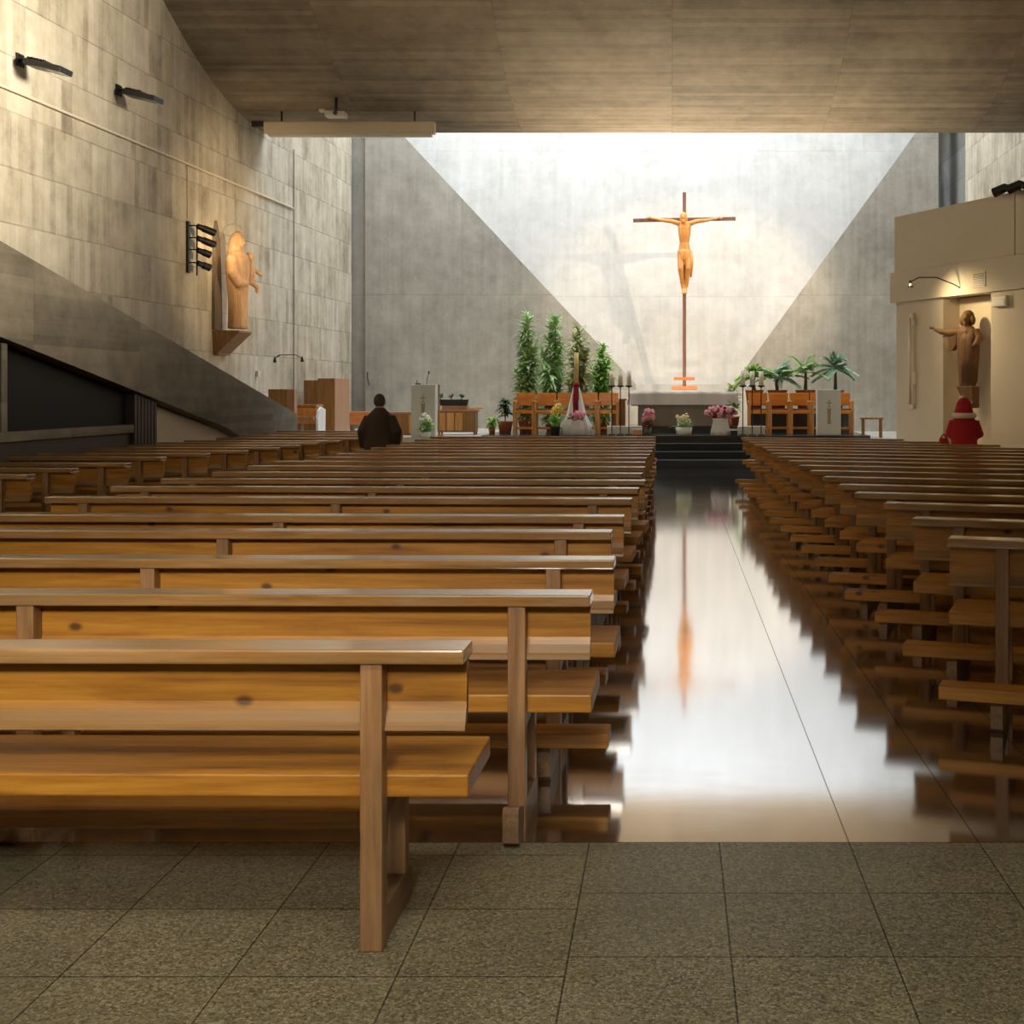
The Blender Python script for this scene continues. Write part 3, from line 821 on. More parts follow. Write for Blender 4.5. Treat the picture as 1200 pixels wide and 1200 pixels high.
bouquet('flower_pot', 'leafy white bouquet standing at the foot of the grey lectern', (-5.22, 27.03, .6), ('white_ceramic', [(0, 0, 0, .1, .1), (0, 0, .12, .13, .13)], 18),
        [('blossoms', 'white_petal', lambda m: blobs(m, (0, 0, .40), (.13, .1, .12), 12, .045, rg)),
         ('leaves', 'leaf_mid', lambda m: leaves(m, (0, 0, .18), (.09, .08, .1), 90, .24, .035, rg, .3, .35))])
o = thing('wooden_pole', 'thin upright wooden pole with foot beside the grey lectern', 'pole', (-5.08, 27.85, .6))
MB().tube([(0, 0, .02), (0, 0, 1.12)], .018, 10).build('shaft', M['cab_front'], o)
MB().loft([(0, 0, 0, .1, .1), (0, 0, .03, .09, .09)], 16).build('foot', M['cab_front'], o)

# low cabinet with planter
o = thing('sideboard', 'wooden sideboard with three pale front panels, under the planter', 'cabinet', (-4.72, 28.9, .6))
MB().box(-.55, .3, -.2, .2, .06, .52, .006).build('body', M['cab_front'], o)
for k in range(3):
    MB().box(-.53 + .19 * k, -.37 + .19 * k, -.215, -.201, .1, .50, .004).build('panel', M['oak_z'], o)
MB().box(-.58, .33, -.23, .23, .5205, .56, .006).build('top', M['cab_side'], o)
for x in (-.53, .25):
    for y in (-.18, .14): MB().box(x, x + .04, y, y + .04, 0, .0595).build('leg', M['cab_front'], o)
o = MB().box(-.28, .28, -.14, .14, 0, .09, .006).build('wooden_board', M['cab_side']); o.location = (-4.90, 28.9, 1.161)
tag(o, 'flat wooden board under the black planter', 'board')
o = thing('planter', 'long black planter with three small leafy plants', 'planter', (-4.93, 28.9, 1.252))
m = MB(); m.prism([(-.29, 0), (.29, 0), (.32, .14), (-.32, .14)], 'y', -.1, .1); m.build('trough', M['dark_pot'], o)
rg = random.Random(2)
for x in (-.3, -.06, .17):
    m = MB(); m.tube([(x, 0, .1), (x, 0, .2)], .012, 6); leaves(m, (x, 0, .2), (.03, .03, .02), 16, .11, .025, rg); m.build('plant', M['leaf_dark'], o)
o = MB(); o.box(-.2, .13, -.06, .06, 0, .035, .004); o.xform(Matrix.Rotation(-.05, 4, 'Y')); o = o.build('wooden_board', M['oak_x']); o.location = (-4.42 + .02, 28.78, 1.18)
o.location = (-4.46, 28.8, 1.172)
o.location.x = -4.40
tag(o, 'narrow tilted board lying on the sideboard end', 'board')
o = thing('sideboard', 'wooden side cabinet between the standing man and grey lectern', 'cabinet', (-6.02, 28.6, .6))
MB().box(-.25, .33, -.2, .2, 0, .48, .006).build('body', M['cab_front'], o)
MB().box(-.28, .36, -.23, .23, .4805, .52, .006).build('top', M['cab_side'], o)
MB().box(.18, .30, -.212, -.2005, .04, .45, .003).build('panel', M['oak_z'], o)

# tall cabinet, harmonium, speaker box, bench at the side
o = thing('tall_cabinet', 'tall boxy wooden cabinet in two widths near the side wall', 'cabinet', (-7.82, 28.9, .6))
MB().box(-.19, .19, 0, 1.3, 0, 1.27, .006).build('body', M['cab_front'], o)
MB().box(.191, .20, .0, 1.3, .03, 1.26, .003).build('side_panel', M['cab_side'], o)
MB().box(-.55, -.195, .15, 1.2, 0, 1.23, .006).build('side_unit', M['cab_front'], o)
o = thing('harmonium', 'small wooden harmonium with white cover beside the tall cabinet', 'organ', (-7.95, 27.6, .6))
MB().box(-.27, .26, 0, .5, .28, .62, .01).build('body', M['oak_z'], o)
MB().box(-.27, .26, -.18, -.002, .36, .44, .01).build('keyboard', M['cab_side'], o)
MB().box(-.29, .28, -.02, .52, .6205, .69, .012).build('lid', M['cab_front'], o)
m = MB(); m.prism([(-.05, 0.0), (.5, 0.0), (.53, .58), (.2, .64), (.0, .56), (-.1, .4)], 'x', .285, .33); m.build('cover', M['white_cloth'], o)
for x in (-.25, .17):
    MB().box(x, x + .08, .04, .4, 0, .2795, .006).build('leg', M['cab_front'], o)
o = thing('speaker_cabinet', 'wooden loudspeaker cabinet behind the end of the ramp', 'cabinet', (-8.13, 26.6, 0))
MB().box(-.27, .10, 0, .22, 0, 1.62, .006).build('body', M['cab_front'], o)
MB().box(.101, .27, .01, .22, 0, 1.62, .006).build('side_panel', M['cab_side'], o)
o = thing('bench', 'low orange wooden bench between tall cabinet and standing man', 'bench', (-7.85, 31.9, .6))
MB().box(-.22, .30, 0, .35, .42, .47, .006).build('seat', M['orange_wood'], o)
m = MB(); m.box(-.22, .30, .0, .04, .15, .4195, .004); m.build('front_panel', M['orange_wood'], o)
for x in (-.2, .22): MB().box(x, x + .06, .05, .3, 0, .4195, .004).build('leg', M['cab_front'], o)
o = thing('stool', 'small dark low table at the end of the palm-side chairs', 'table', (4.55, 29.2, .52))
MB().box(-.25, .25, -.15, .15, .42, .46, .006).build('top', M['cab_front'], o)
for x in (-.22, .18):
    for y in (-.12, .08): MB().box(x, x + .04, y, y + .04, 0, .4195, .004).build('leg', M['cab_front'], o)

# ------------------------------------------------------------------ plants on the platform
def tall_shrub(label, x, y, h, rad, mat, seed, pot='terracotta'):
    rg = random.Random(seed)
    r = thing('potted_shrub', label, 'potted plant', (x, y, PZ), group='tall leafy shrubs behind the chairs')
    MB().loft([(0, 0, 0, .15, .15), (0, 0, .30, .2, .2), (0, 0, .33, .215, .215), (0, 0, .34, .19, .19)], 20).build('pot', M[pot], r, True)
    MB().loft([(0, 0, .341, .18, .18), (0, 0, .35, .15, .15)], 16).build('soil', M['soil'], r)
    m = MB(); stems = []
    for k in range(8):
        a = k * 2.4 + rg.uniform(-.4, .4); q = rad * (.12 if k < 2 else .55)
        top = Vector((math.cos(a) * q, math.sin(a) * q, h * (1 if k == 0 else (.93 if k == 1 else rg.uniform(.4, .85)))))
        base = Vector((math.cos(a) * .05, math.sin(a) * .05, .34))
        m.tube([base, (base + top) / 2 + Vector((rg.uniform(-.03, .03), 0, 0)), top - Vector((0, 0, .15))], [.016, .013, .010], 6)
        stems.append((base, top))
    m.build('stems', M['stem'], r)
    m = MB()
    for base, top in stems:
        n = int((top.z - base.z) / .06)
        for i in range(n):
            t = (i + 1) / n
            p = base + (top - base) * t - Vector((0, 0, .1))
            prof = .55 + .45 * math.sin(t * 9 + seed)
            for j in range(5):
                a = rg.uniform(0, 6.28); e = rg.uniform(-.1, .75) + (.5 if t > .92 else 0)
                d = (math.cos(a) * math.cos(e), math.sin(a) * math.cos(e), math.sin(e))
                m.leaf(p, d, (.12 + rad * rg.uniform(.5, .9)) * (.7 + .3 * prof), .042 * rg.uniform(.8, 1.3), rg.uniform(.1, .6))
    m.build('foliage', M[mat], r)
    return r
tall_shrub('tall bushy shrub with glossy lance leaves, outermost by the terracotta pot', (617 - 788) / 1500 * 29.4, 29.4, 2.75, .34, 'leaf_mid', 11)
tall_shrub('widest tall shrub with pale leaf tips, second along the concrete wall', (648 - 788) / 1500 * 30.4, 30.4, 2.75, .44, 'leaf_mid', 12)
tall_shrub('greyish green shrub directly behind the yellow paschal candle', (677 - 788) / 1500 * 29.4, 29.4, 2.45, .38, 'leaf_olive', 13)
tall_shrub('thin light green shrub, shortest of the tall four, close to the altar', (705 - 788) / 1500 * 30.3, 30.3, 2.1, .30, 'leaf_bright', 14)

def small_pot_plant(name, label, x, y, z, h, rad, mat, seed, pot=(.16, .26), n=80, droop=.5, w=.04):
    rg = random.Random(seed)
    r = thing(name, label, 'potted plant', (x, y, z))
    MB().loft([(0, 0, 0, pot[0] * .75, pot[0] * .75), (0, 0, pot[1] * .85, pot[0], pot[0]), (0, 0, pot[1], pot[0] * 1.08, pot[0] * 1.08)], 20).build('pot', M['terracotta'], r, True)
    m = MB(); m.tube([(0, 0, pot[1] - .02), (.01, 0, pot[1] + h * .55)], .015, 6); m.build('stem', M['stem'], r)
    m = MB()
    for i in range(n):
        t = rg.random() ** .7
        a = rg.uniform(0, 6.28); e = rg.uniform(-.1, .9)
        m.leaf((0, 0, pot[1] + h * (.15 + .6 * t)), (math.cos(a) * math.cos(e), math.sin(a) * math.cos(e), math.sin(e)), rad * rg.uniform(.6, 1.1), w * rg.uniform(.8, 1.2), droop)
    m.build('foliage', M[mat], r)
    return r
small_pot_plant('potted_plant', 'round leafy plant in a terracotta pot at the platform corner', -3.79, 29.0, PZ, .62, .26, 'leaf_dark', 21, (.17, .27), 90)
o = thing('trailing_plant', 'light green trailing plant hanging at the platform corner', 'potted plant', (-4.02, 28.5, PZ))
MB().loft([(0, 0, 0, .06, .06), (0, 0, .14, .08, .08)], 16).build('pot', M['terracotta'], o, True)
rg = random.Random(4)
m = MB(); leaves(m, (0, 0, .24), (.06, .06, .12), 90, .17, .03, rg, .8, .2); m.build('foliage', M['leaf_bright'], o)

# plinth for the palm pots
o = MB().box(1.75, 4.1, 29.3, 30.1, 0, .55, .01).build('planter_bench', M['dark_stone']); o.location.z = PZ
tag(o, 'long dark bench carrying the palm pots behind the chairs', 'bench')
def palm(label, px, Y, trunk, nf, flen, mat, seed, pot=.2, spread=(.2, 1.0), lw=.02, name='potted_palm', lobes=16):
    rg = random.Random(seed)
    r = thing(name, label, 'potted plant', ((px - 788) / 1500 * Y, Y, PZ + .55))
    MB().loft([(0, 0, 0, pot * .8, pot * .8), (0, 0, .38, pot, pot), (0, 0, .42, pot * 1.1, pot * 1.1), (0, 0, .43, pot * .9, pot * .9)], 20).build('pot', M['terracotta'], r, True)
    m = MB(); m.tube([(0, 0, .42), (rg.uniform(-.03, .03), 0, .42 + trunk * .6), (0, 0, .42 + trunk)], [.045, .035, .03], 8); m.build('trunk', M['stem'], r)
    m = MB()
    for k in range(nf):
        a = 2 * PI * k / nf + rg.uniform(-.3, .3); e = rg.uniform(*spread)
        L = flen * rg.uniform(.7, 1.15); dr = rg.uniform(.2, .62)
        pts = []
        for i in range(7):
            t = i / 6
            rr = L * t * math.cos(e) ; zz = L * t * math.sin(e) - dr * L * t * t
            pts.append(Vector((math.cos(a) * rr, math.sin(a) * rr, .42 + trunk + zz)))
        m.tube(pts, [.008] * 6 + [.003], 5)
        for i in range(lobes):
            t = .2 + .8 * i / lobes
            j = min(5, int(t * 6)); p = pts[j].lerp(pts[j + 1], t * 6 - j)
            d = (pts[j + 1] - pts[j]).normalized(); s = d.cross(Vector((0, 0, 1))).normalized()
            for sg in (-1, 1):
                m.leaf(p, d * .7 + s * sg, L * .34 * (1 - .5 * t), lw, .25, 2)
    m.build('foliage', M[mat], r)
    return r
palm('bright green palm with a thick trunk just past the altar candles', 884, 29.55, .30, 22, .52, 'leaf_bright', 31, .2, (.1, 1.4), .026)
palm('blue green palm with arching fronds, between bright palm and wide fronds', 911, 29.95, .26, 20, .72, 'leaf_teal', 32, .22, (.15, 1.2), .03)
palm('broad palm with near level fronds over two terracotta pots', 944, 29.55, .40, 20, .74, 'leaf_mid', 33, .22, (.2, 1.2), .03)
palm('dracaena with pale drooping leaves at the wall end of the palms', 979, 29.9, .50, 34, .56, 'leaf_teal', 34, .2, (-.3, 1.45), .026, 'potted_dracaena')
small_pot_plant('potted_plant', 'small olive bush low behind the altar corner candles', (858 - 788) / 1500 * 30.4, 30.4, PZ, .95, .34, 'leaf_olive', 41, (.17, .35), 120, .4)

# ------------------------------------------------------------------ wall pieces on the concrete side wall
def wframe(y, out, z):     # a point standing out from the side wall
    return Vector((wallx(y) + out, y, z))
WALLROT = math.atan(.046)
def on_wall(name, label, cat, y, z, group=None):
    # local +X points out of the wall, local -Y towards the viewer
    o = thing(name, label, cat, (wallx(y) + .001, y, z), -WALLROT, group)
    return o
o = MB(); n = 24
o.tube([wframe(4 + (29.2 - 4) * i / n, .03, 5.75) for i in range(n + 1)], .022, 8)
o = o.build('wall_conduit', M['cream_trim']); tag(o, 'long cream horizontal conduit running along the concrete side wall', 'conduit')
o = MB().tube([wframe(29.25, .02, 1.2), wframe(29.25, .02, 7.1)], .010, 8).build('wall_conduit', M['aluminium']); tag(o, 'thin grey vertical conduit beyond the carved statue', 'conduit')
o = MB().tube([wframe(23.55, .02, 4.75), wframe(23.55, .02, 5.72)], .012, 8).build('wall_conduit', M['cream_trim']); tag(o, 'short vertical cable dropping to the black spotlight cluster', 'conduit')

on_wall_pts = []
def flood(label, y, z):
    on_wall_pts.append(wframe(y + .1, .62, z + .12))
    o = on_wall('floodlight', label, 'floodlight', y, z, 'floodlights on the side wall')
    MB().tube([(.012, 0, 0), (.2, 0, .02)], .03, 8).build('wall_arm', M['black'], o)
    MB().box(.004, .03, -.09, .09, -.09, .09, .004).build('wall_plate', M['black'], o)
    m = MB(); m.box(.16, .70, -.18, .18, -.05, .03, .01)
    for k in range(6): m.box(.2 + .045 * k, .215 + .045 * k, -.16, .16, .0305, .065)
    m.xform(Matrix.Rotation(.22, 4, 'Y')); m.build('housing', M['black'], o)
    m = MB(); m.box(.46, .69, -.16, .16, -.058, -.0505); m.xform(Matrix.Rotation(.22, 4, 'Y')); m.build('lens', M['lens'], o)
    return o
flood('black floodlight on the concrete wall closest to the camera', 18.0, 6.22)
flood('black floodlight with glinting knuckle, second along the concrete wall', 20.9, 6.48)

# cluster of four spotlights
o = on_wall('spotlight_cluster', 'black rail of four wall spotlights beside the carved statue', 'spotlights', 23.55, 3.75)
m = MB(); m.box(.0, .05, -.05, .05, 0, .95, .005); m.box(.18, .20, -.012, .012, -.05, .85); m.build('rail', M['black'], o)
SPW = o
for k, (z, L) in enumerate([(.82, .26), (.60, .26), (.38, .16), (.14, .16)]):
    m = MB(); m.tube([(.03, 0, z + .05), (.22, .0, z + .05)], .014, 8)
    a = Vector((.2, 0, z + .04)); d = Vector((.55, .8, -.25)).normalized()
    m.tube([a, a + d * .12, a + d * .12, a + d * (L + .1)], [.05, .055, .065, .07], 14)
    m.build('spot_head', M['black'], o, False)

# carved mother and child on a console
o = on_wall('wall_statue', 'large carved wooden statue of a robed woman holding a child, on a console', 'statue', 25.1, 2.78)
m = MB(); m.prism([(-.42, -.02), (-.42, 1.05), (-.40, 1.75), (-.30, 2.1), (-.18, 1.8), (-.10, 1.0), (-.06, -.02)], 'x', .002, .06); m.build('backing_board', M['backing'], o)
m = MB()
cx, cy = .34, 0.02
m.loft([(cx, cy, .02, .20, .20), (cx, cy, .25, .19, .19), (cx, cy, .6, .19, .20), (cx, cy, .9, .21, .24), (cx, cy, 1.15, .23, .29), (cx, cy, 1.38, .22, .27), (cx, cy, 1.52, .16, .19), (cx, cy, 1.6, .09, .10)], 28, True, 8, .03)
m.tube([(cx - .02, cy - .24, 1.42), (cx + .02, cy - .30, 1.10), (cx + .12, cy - .22, .88), (cx + .20, cy - .04, .90)], [.11, .12, .10, .06])   # near sleeve
m.tube([(cx, cy + .22, 1.42), (cx + .08, cy + .26, 1.15), (cx + .2, cy + .14, 1.02)], [.10, .10, .06])
m.ball((cx + .03, cy + .0, 1.72), (.115, .105, .15))
m.ball((cx + .14, cy, 1.70), (.025, .02, .03))
m.build('figure', M['carved_pale'], o, True, remesh=.022)
m = MB()
m.ball((cx + .17, cy + .17, 1.44), (.085, .085, .10)); m.ball((cx + .25, cy + .17, 1.43), (.02, .018, .02))
m.loft([(cx + .15, cy + .17, .90, .09, .08), (cx + .15, cy + .17, 1.1, .13, .12), (cx + .15, cy + .17, 1.3, .11, .10), (cx + .16, cy + .17, 1.37, .05, .05)], 18)
m.tube([(cx + .17, cy + .25, 1.27), (cx + .3, cy + .36, 1.12), (cx + .36, cy + .36, 1.08)], [.045, .04, .03])
m.tube([(cx + .18, cy + .24, .95), (cx + .27, cy + .30, .86), (cx + .27, cy + .32, .74)], [.06, .05, .035])
m.build('child', M['carved_pale'], o, True, remesh=.018)
m = MB(); m.loft([(cx - .04, cy, 1.50, .17, .19), (cx - .04, cy, 1.65, .14, .15), (cx - .03, cy, 1.78, .13, .13), (cx - .01, cy, 1.88, .09, .09), (cx, cy, 1.93, .03, .03)], 20); m.build('veil', M['carved_pale'], o, True)
m = MB(); m.ring((cx - .10, cy, 1.86), .21, .012, 'y', 28, 6); m.build('halo', M['emblem'], o, True)
m = MB(); m.prism([(-.42, -.04), (.30, -.04), (.24, -.5), (-.36, -.5)], 'x', .002, .10)
m.prism([(.05, -.03), (.52, -.03), (.52, -.07), (.08, -.48), (.05, -.48)], 'y', -.38, .26); m.build('console', M['console_wood'], o)

# curved wall lamp below
def gooseneck(o, pts, head_r=.04):
    m = MB(); m.tube(pts, .010, 8); m.build('lamp_arm', M['black'], o, True)
    p = Vector(pts[-1])
    m = MB(); m.loft([(p.x, p.y, p.z - .09, head_r, head_r), (p.x, p.y, p.z, head_r * .55, head_r * .55), (p.x, p.y, p.z + .03, .015, .015)], 14); m.build('lamp_head', M['iron'], o, True)
o = on_wall('wall_lamp', 'thin curved double wall lamp low on the concrete wall', 'lamp', 28.2, 2.33)
m = MB(); m.tube([(0, 0, .0), (.12, -.05, .05), (.2, .0, .05)], .010, 8); m.build('wall_arm', M['black'], o)
gooseneck(o, [(.2, 0, .05), (.32, .25, .06), (.36, .62, .0)])
gooseneck(o, [(.2, 0, .05), (.16, -.3, .04), (.14, -.5, -.04)])
o = MB().box(-.001, .06, -.05, .05, -.06, .06, .006).build('junction_box', M['white_plastic']); o.location = (wallx(27.0) + .002, 27.0, 1.95); o.rotation_euler.z = -WALLROT
tag(o, 'tiny white box on the concrete wall above the ramp end', 'switch box')
o = MB().tube([(-8.05, YB - .02, 1.75), (-8.1, YB - .03, 1.95), (-8.09, YB - .02, 2.1)], .012, 8).build('hanging_cord', M['black']); tag(o, 'short black cable hanging on the wall corner behind the bench', 'cable')

# projection screen under the ceiling lip
o = thing('projection_screen', 'long cream rolled projection screen case hung under the ceiling edge', 'projection screen', (-6.55, 26.0, 6.74))
m = MB(); m.box(-1.73, 1.73, -.10, .10, .06, .30, .02); m.build('case', M['cream_trim'], o)
m = MB(); m.box(-1.64, 1.67, -.08, .06, 0, .0595, .01); m.build('bottom_bar', M['white_plastic'], o)
for x in (-1.4, 1.3):
    MB().box(x, x + .03, -.02, .02, .3005, .55).build('ceiling_mount', M['black'], o)
MB().box(-1.98, -1.731, -.06, .06, .20, .32, .004).build('wall_bracket', M['iron'], o)
o = thing('projector', 'small ceiling-mounted projector in front of the screen case', 'projector', (-6.66, 25.35, 7.0))
m = MB(); m.box(-.2, .2, -.14, .14, 0, .10, .015); m.build('body', M['white_plastic'], o)
MB().tube([(0, 0, .1), (0, 0, .43)], .03, 10).build('ceiling_mount', M['black'], o)
MB().tube([(.02, -.16, .06), (.02, -.12, .06)], .045, 14).build('lens', M['black'], o)
m = MB(); m.box(-.33, -.22, -.05, .05, .10, .16, .01); m.box(-.23, -.01, -.01, .01, .12, .14); m.build('side_bracket', M['white_plastic'], o)

# ------------------------------------------------------------------ on the gallery
o = thing('niche_statue', 'brown carved statue of a robed figure with one arm stretched out, in the niche', 'statue', gpt(2.10, .16, 1.66), GA + .40)
# local -Y faces the viewer
m = MB()
m.loft([(0, 0, 0, .15, .13), (0, 0, .3, .165, .14), (0, 0, .6, .185, .15), (0, 0, .80, .19, .15), (0, 0, .95, .20, .14), (0, 0, 1.02, .12, .10), (0, 0, 1.06, .06, .06)], 30, True, 9, .035)
m.tube([(-.12, 0, .95), (-.32, -.04, .93), (-.50, -.06, .96), (-.60, -.07, 1.0)], [.085, .08, .05, .03])
m.ball((-.64, -.075, 1.02), (.05, .02, .025))
for k in range(4): m.tube([(-.67, -.075, 1.01 + .01 * k), (-.72, -.08, 1.02 + .014 * k)], [.009, .007], 6)
m.tube([(-.63, -.075, 1.03), (-.65, -.09, 1.07)], [.01, .008], 6)
m.tube([(.14, 0, .95), (.24, -.02, .82), (.22, -.12, .70)], [.085, .08, .05])
m.ball((.20, -.15, .69), (.035, .03, .045))
m.ball((.0, -.03, 1.17), (.085, .09, .115)); m.ball((0, -.12, 1.16), (.018, .025, .028)); m.ball((0, -.07, 1.08), (.05, .05, .05))
m.tube([(0, 0, 1.0), (0, -.01, 1.12)], [.06, .055])
m.build('figure', M['carved_dark'], o, True, remesh=.016)
m = MB(); m.prism([(-.46, .86), (-.30, .98), (-.18, .98), (-.18, .72), (-.26, .62), (-.32, .62), (-.34, .86)], 'y', -.08, .04); m.build('sleeve', M['carved_dark'], o)
m = MB(); m.loft([(.02, 0, .06, .155, .135), (.03, -.01, .5, .19, .16), (.04, -.01, .8, .20, .165), (.04, 0, .98, .15, .12)], 26, True, 7, .06); m.build('mantle', M['carved_dark'], o, True)
m = MB(); m.ball((0, .02, 1.20), (.115, .105, .12)); m.ball((-.09, .0, 1.14), (.06, .06, .09)); m.ball((.09, .0, 1.14), (.06, .06, .09)); m.build('hair', M['carved_dark'], o, True)
m = MB(); m.prism([(-.14, -.005), (.16, -.005), (.16, -.38), (.0, -.28)], 'y', -.14, .12); m.build('console', M['carved_dark'], o)

o = thing('wall_lamp', 'curved arm lamp on the cream fascia above the niche', 'lamp', gpt(2.10, 0, 3.36), GA)
gooseneck(o, [(0, -.005, 0), (-.05, -.10, .06), (-.2, -.35, .18), (-.33, -.62, .18), (-.40, -.75, .10)], .05)
o = thing('air_vent', 'square grey ventilation grille set into the cream fascia', 'vent', gpt(2.62, -.001, 3.46), GA)
m = MB(); m.box(-.17, .17, -.015, 0, -.13, .13, .003); m.build('frame', M['cream_trim'], o)
m = MB()
for k in range(8): m.box(-.14, .14, -.024, -.0155, -.11 + .028 * k, -.095 + .028 * k)
m.build('grille', M['aluminium'], o)
o = thing('tube_light', 'vertical white fluorescent tube fitting on the gallery pier', 'lamp', gpt(.62, .099, 1.25), GA)
m = MB(); m.box(-.06, .06, -.07, 0, 0, 1.75, .01); m.build('housing', M['white_plastic'], o)
m = MB(); m.tube([(-.01, -.09, .08), (-.01, -.09, 1.67)], .022, 12); m.build('tube', M['tube_glow'], o, True)
m = MB(); m.box(.062, .10, -.06, 0, .45, .68, .006); m.box(.062, .10, -.06, 0, 1.52, 1.62, .006); m.build('clip_box', M['white_plastic'], o)
o = thing('emergency_light', 'small cream emergency light under the fascia on the second pier', 'lamp', gpt(3.14, .059, 3.06), GA)
m = MB(); m.box(-.17, .17, -.07, 0, -.09, .09, .012); m.build('housing', M['white_plastic'], o)
m = MB(); m.box(-.14, .14, -.078, -.0705, -.06, .03, .003); m.build('diffuser', M['tube_glow'], o)
o = thing('spotlight_pair', 'pair of black spotlights on the upper rim of the gallery', 'spotlights', gpt(3.44, .0, 4.85), GA)
m = MB(); m.tube([(.12, .1, -.01), (.12, -.08, .0)], .015, 8); m.tube([(-.12, -.08, 0), (.36, -.08, 0)], .014, 8); m.build('bracket', M['black'], o)
for x in (-.06, .30):
    m = MB(); m.tube([(x + .14, -.06, -.02), (x + .04, -.10, .04), (x + .04, -.10, .04), (x - .14, -.2, -.03)], [.05, .06, .075, .08], 14); m.build('spot_head', M['black'], o)
o = thing('votive_stand', 'small wooden votive stand at the foot of the niche pier', 'stand', gpt(2.55, -.22, 0), GA)
MB().box(-.14, .14, -.12, .12, 0, .86, .006).build('body', M['console_wood'], o)
k = thing('votive_candle', 'small lit candle on the wooden votive stand', 'candle', gpt(2.55, -.22, .861), GA)
MB().tube([(0, 0, 0), (0, 0, .08)], .03, 12).build('wax', M['candle'], k)
MB().loft([(0, 0, .085, .004, .004), (0, 0, .10, .012, .012), (0, 0, .13, .002, .002)], 8).build('flame', M['flame'], k, True)

# ------------------------------------------------------------------ people (local +Y = facing)
def head(m, z, r=.095):
    m.ball((0, 0, z), (r * .82, r * .98, r * 1.22), 18, 12)
    m.ball((0, .035, z - r * .62), (r * .58, r * .66, r * .52))          # jaw
    m.tube([(0, r * .92, z + r * .12), (0, r * 1.22, z - r * .22), (0, r * .98, z - r * .3)], [r * .10, r * .2, r * .14], 8)   # nose
    for s in (-1, 1):
        m.ball((s * r * .84, -.005, z - r * .08), (r * .14, r * .24, r * .34))   # ears
        m.ball((s * r * .33, r * .86, z + r * .08), (r * .17, r * .1, r * .12))  # eyes
    m.ball((0, r * .9, z - r * .62), (r * .3, r * .16, r * .1))            # mouth
    m.tube([(0, -.01, z - r * 1.7), (0, -.005, z - r * .6)], [.062, .055], 12)
def hand(m, w, d, s):
    """palm at wrist w, pointing along d, thumb on side s (world x)"""
    w = Vector(w); d = Vector(d).normalized(); side = Vector((0, 1, 0)); nrm = d.cross(side).normalized()
    m.tube([w, w + d * .045, w + d * .085], [.03, .036, .034], 10)
    for k, L in enumerate((.068, .078, .072, .056)):
        b = w + d * .085 + side * (.027 - .018 * k)
        m.tube([b, b + d * L * .5 - nrm * s * .006, b + d * L * .9 - nrm * s * .024], [.0095, .009, .0075], 8)
    b = w + d * .03 + side * .03
    m.tube([b, b + side * .026 + d * .03, b + side * .03 + d * .058], [.012, .0105, .009], 8)
def person(label, loc, rz, H, mats, coat_rings, sleeve, arms, skirt=False):
    o = thing('person', label, 'person', loc, rz)
    m = MB(); hz = H - .115
    head(m, hz)
    m.loft([(0, 0, .50 * H, .14, .10), (0, 0, .56 * H, .16, .115), (0, 0, .66 * H, .14, .10), (0, 0, .76 * H, .17, .11), (0, 0, .815 * H, .15, .09), (0, 0, .85 * H, .06, .055)], 20)
    for s, pts in zip((-1, 1), arms):
        m.tube(pts, [.052, .043, .034], 10)
        a, b = Vector(pts[-2]), Vector(pts[-1])
        hand(m, b, b - a, s)
        m.tube([(s * .085, 0, .52 * H), (s * .09, .01, .28 * H), (s * .09, -.01, .07)], [.085, .062, .045], 12)
        m.tube([(s * .09, -.03, .055), (s * .095, .14, .035)], [.045, .035], 10)
    m.build('body', M['skin'], o, True, remesh=.0075)
    m = MB()
    for s in (-1, 1):
        m.tube([(s * .085, 0, .53 * H), (s * .09, .01, .28 * H), (s * .09, -.01, .06)], [.105, .082, .07], 14)
    m.build('trousers', M[mats['legs']], o, True)
    m = MB()
    for s in (-1, 1):
        m.loft([(s * .092, .045, 0, .05, .13), (s * .092, .045, .05, .052, .125), (s * .092, .0, .10, .06, .065)], 16)
    m.build('shoes', M['shoe'], o, True)
    m = MB(); m.loft(coat_rings, 26)
    for pts in arms:
        p = [Vector(q) for q in pts]
        m.tube([p[0] + Vector((0, 0, .0)), p[1], p[2]], sleeve, 14)
    m.build('coat', M[mats['coat']], o, True, remesh=.016)
    return o, hz
H = 1.52
arms = [[(-.155, 0, 1.175), (-.265, -.03, .95), (-.26, .08, .72)], [(.155, 0, 1.175), (.275, -.05, .95), (.23, .10, .74)]]
o, hz = person('elderly person in a dark brown coat standing with back turned in the side aisle', (-4.47, 19.55, 0), .05, H, {'legs': 'trouser', 'coat': 'coat_brown'},
   [(0, 0, .60, .24, .17), (0, 0, .75, .235, .17), (0, 0, .92, .22, .155), (0, 0, 1.08, .22, .155), (0, 0, 1.18, .20, .14), (0, 0, 1.25, .14, .115), (0, 0, 1.30, .085, .085), (0, 0, 1.32, .075, .075)],
   [.085, .075, .06], arms)
m = MB(); m.ball((0, -.022, hz + .022), (.088, .092, .108), 18, 12); m.build('hair', M['hair_grey'], o, True)
H = 1.46
arms = [[(-.14, 0, 1.10), (-.215, .02, .90), (-.12, .16, .86)], [(.14, 0, 1.10), (.215, .02, .90), (.12, .16, .86)]]
o, hz = person('person in a red coat and red hood with pale fur trim, facing the niche statue', (4.50, 19.75, 0), -.35, H, {'legs': 'trouser', 'coat': 'coat_red'},
   [(0, 0, .48, .24, .20), (0, 0, .62, .22, .185), (0, 0, .80, .20, .165), (0, 0, .98, .21, .165), (0, 0, 1.10, .19, .15), (0, 0, 1.18, .14, .12), (0, 0, 1.24, .09, .09)],
   [.09, .085, .065], arms)
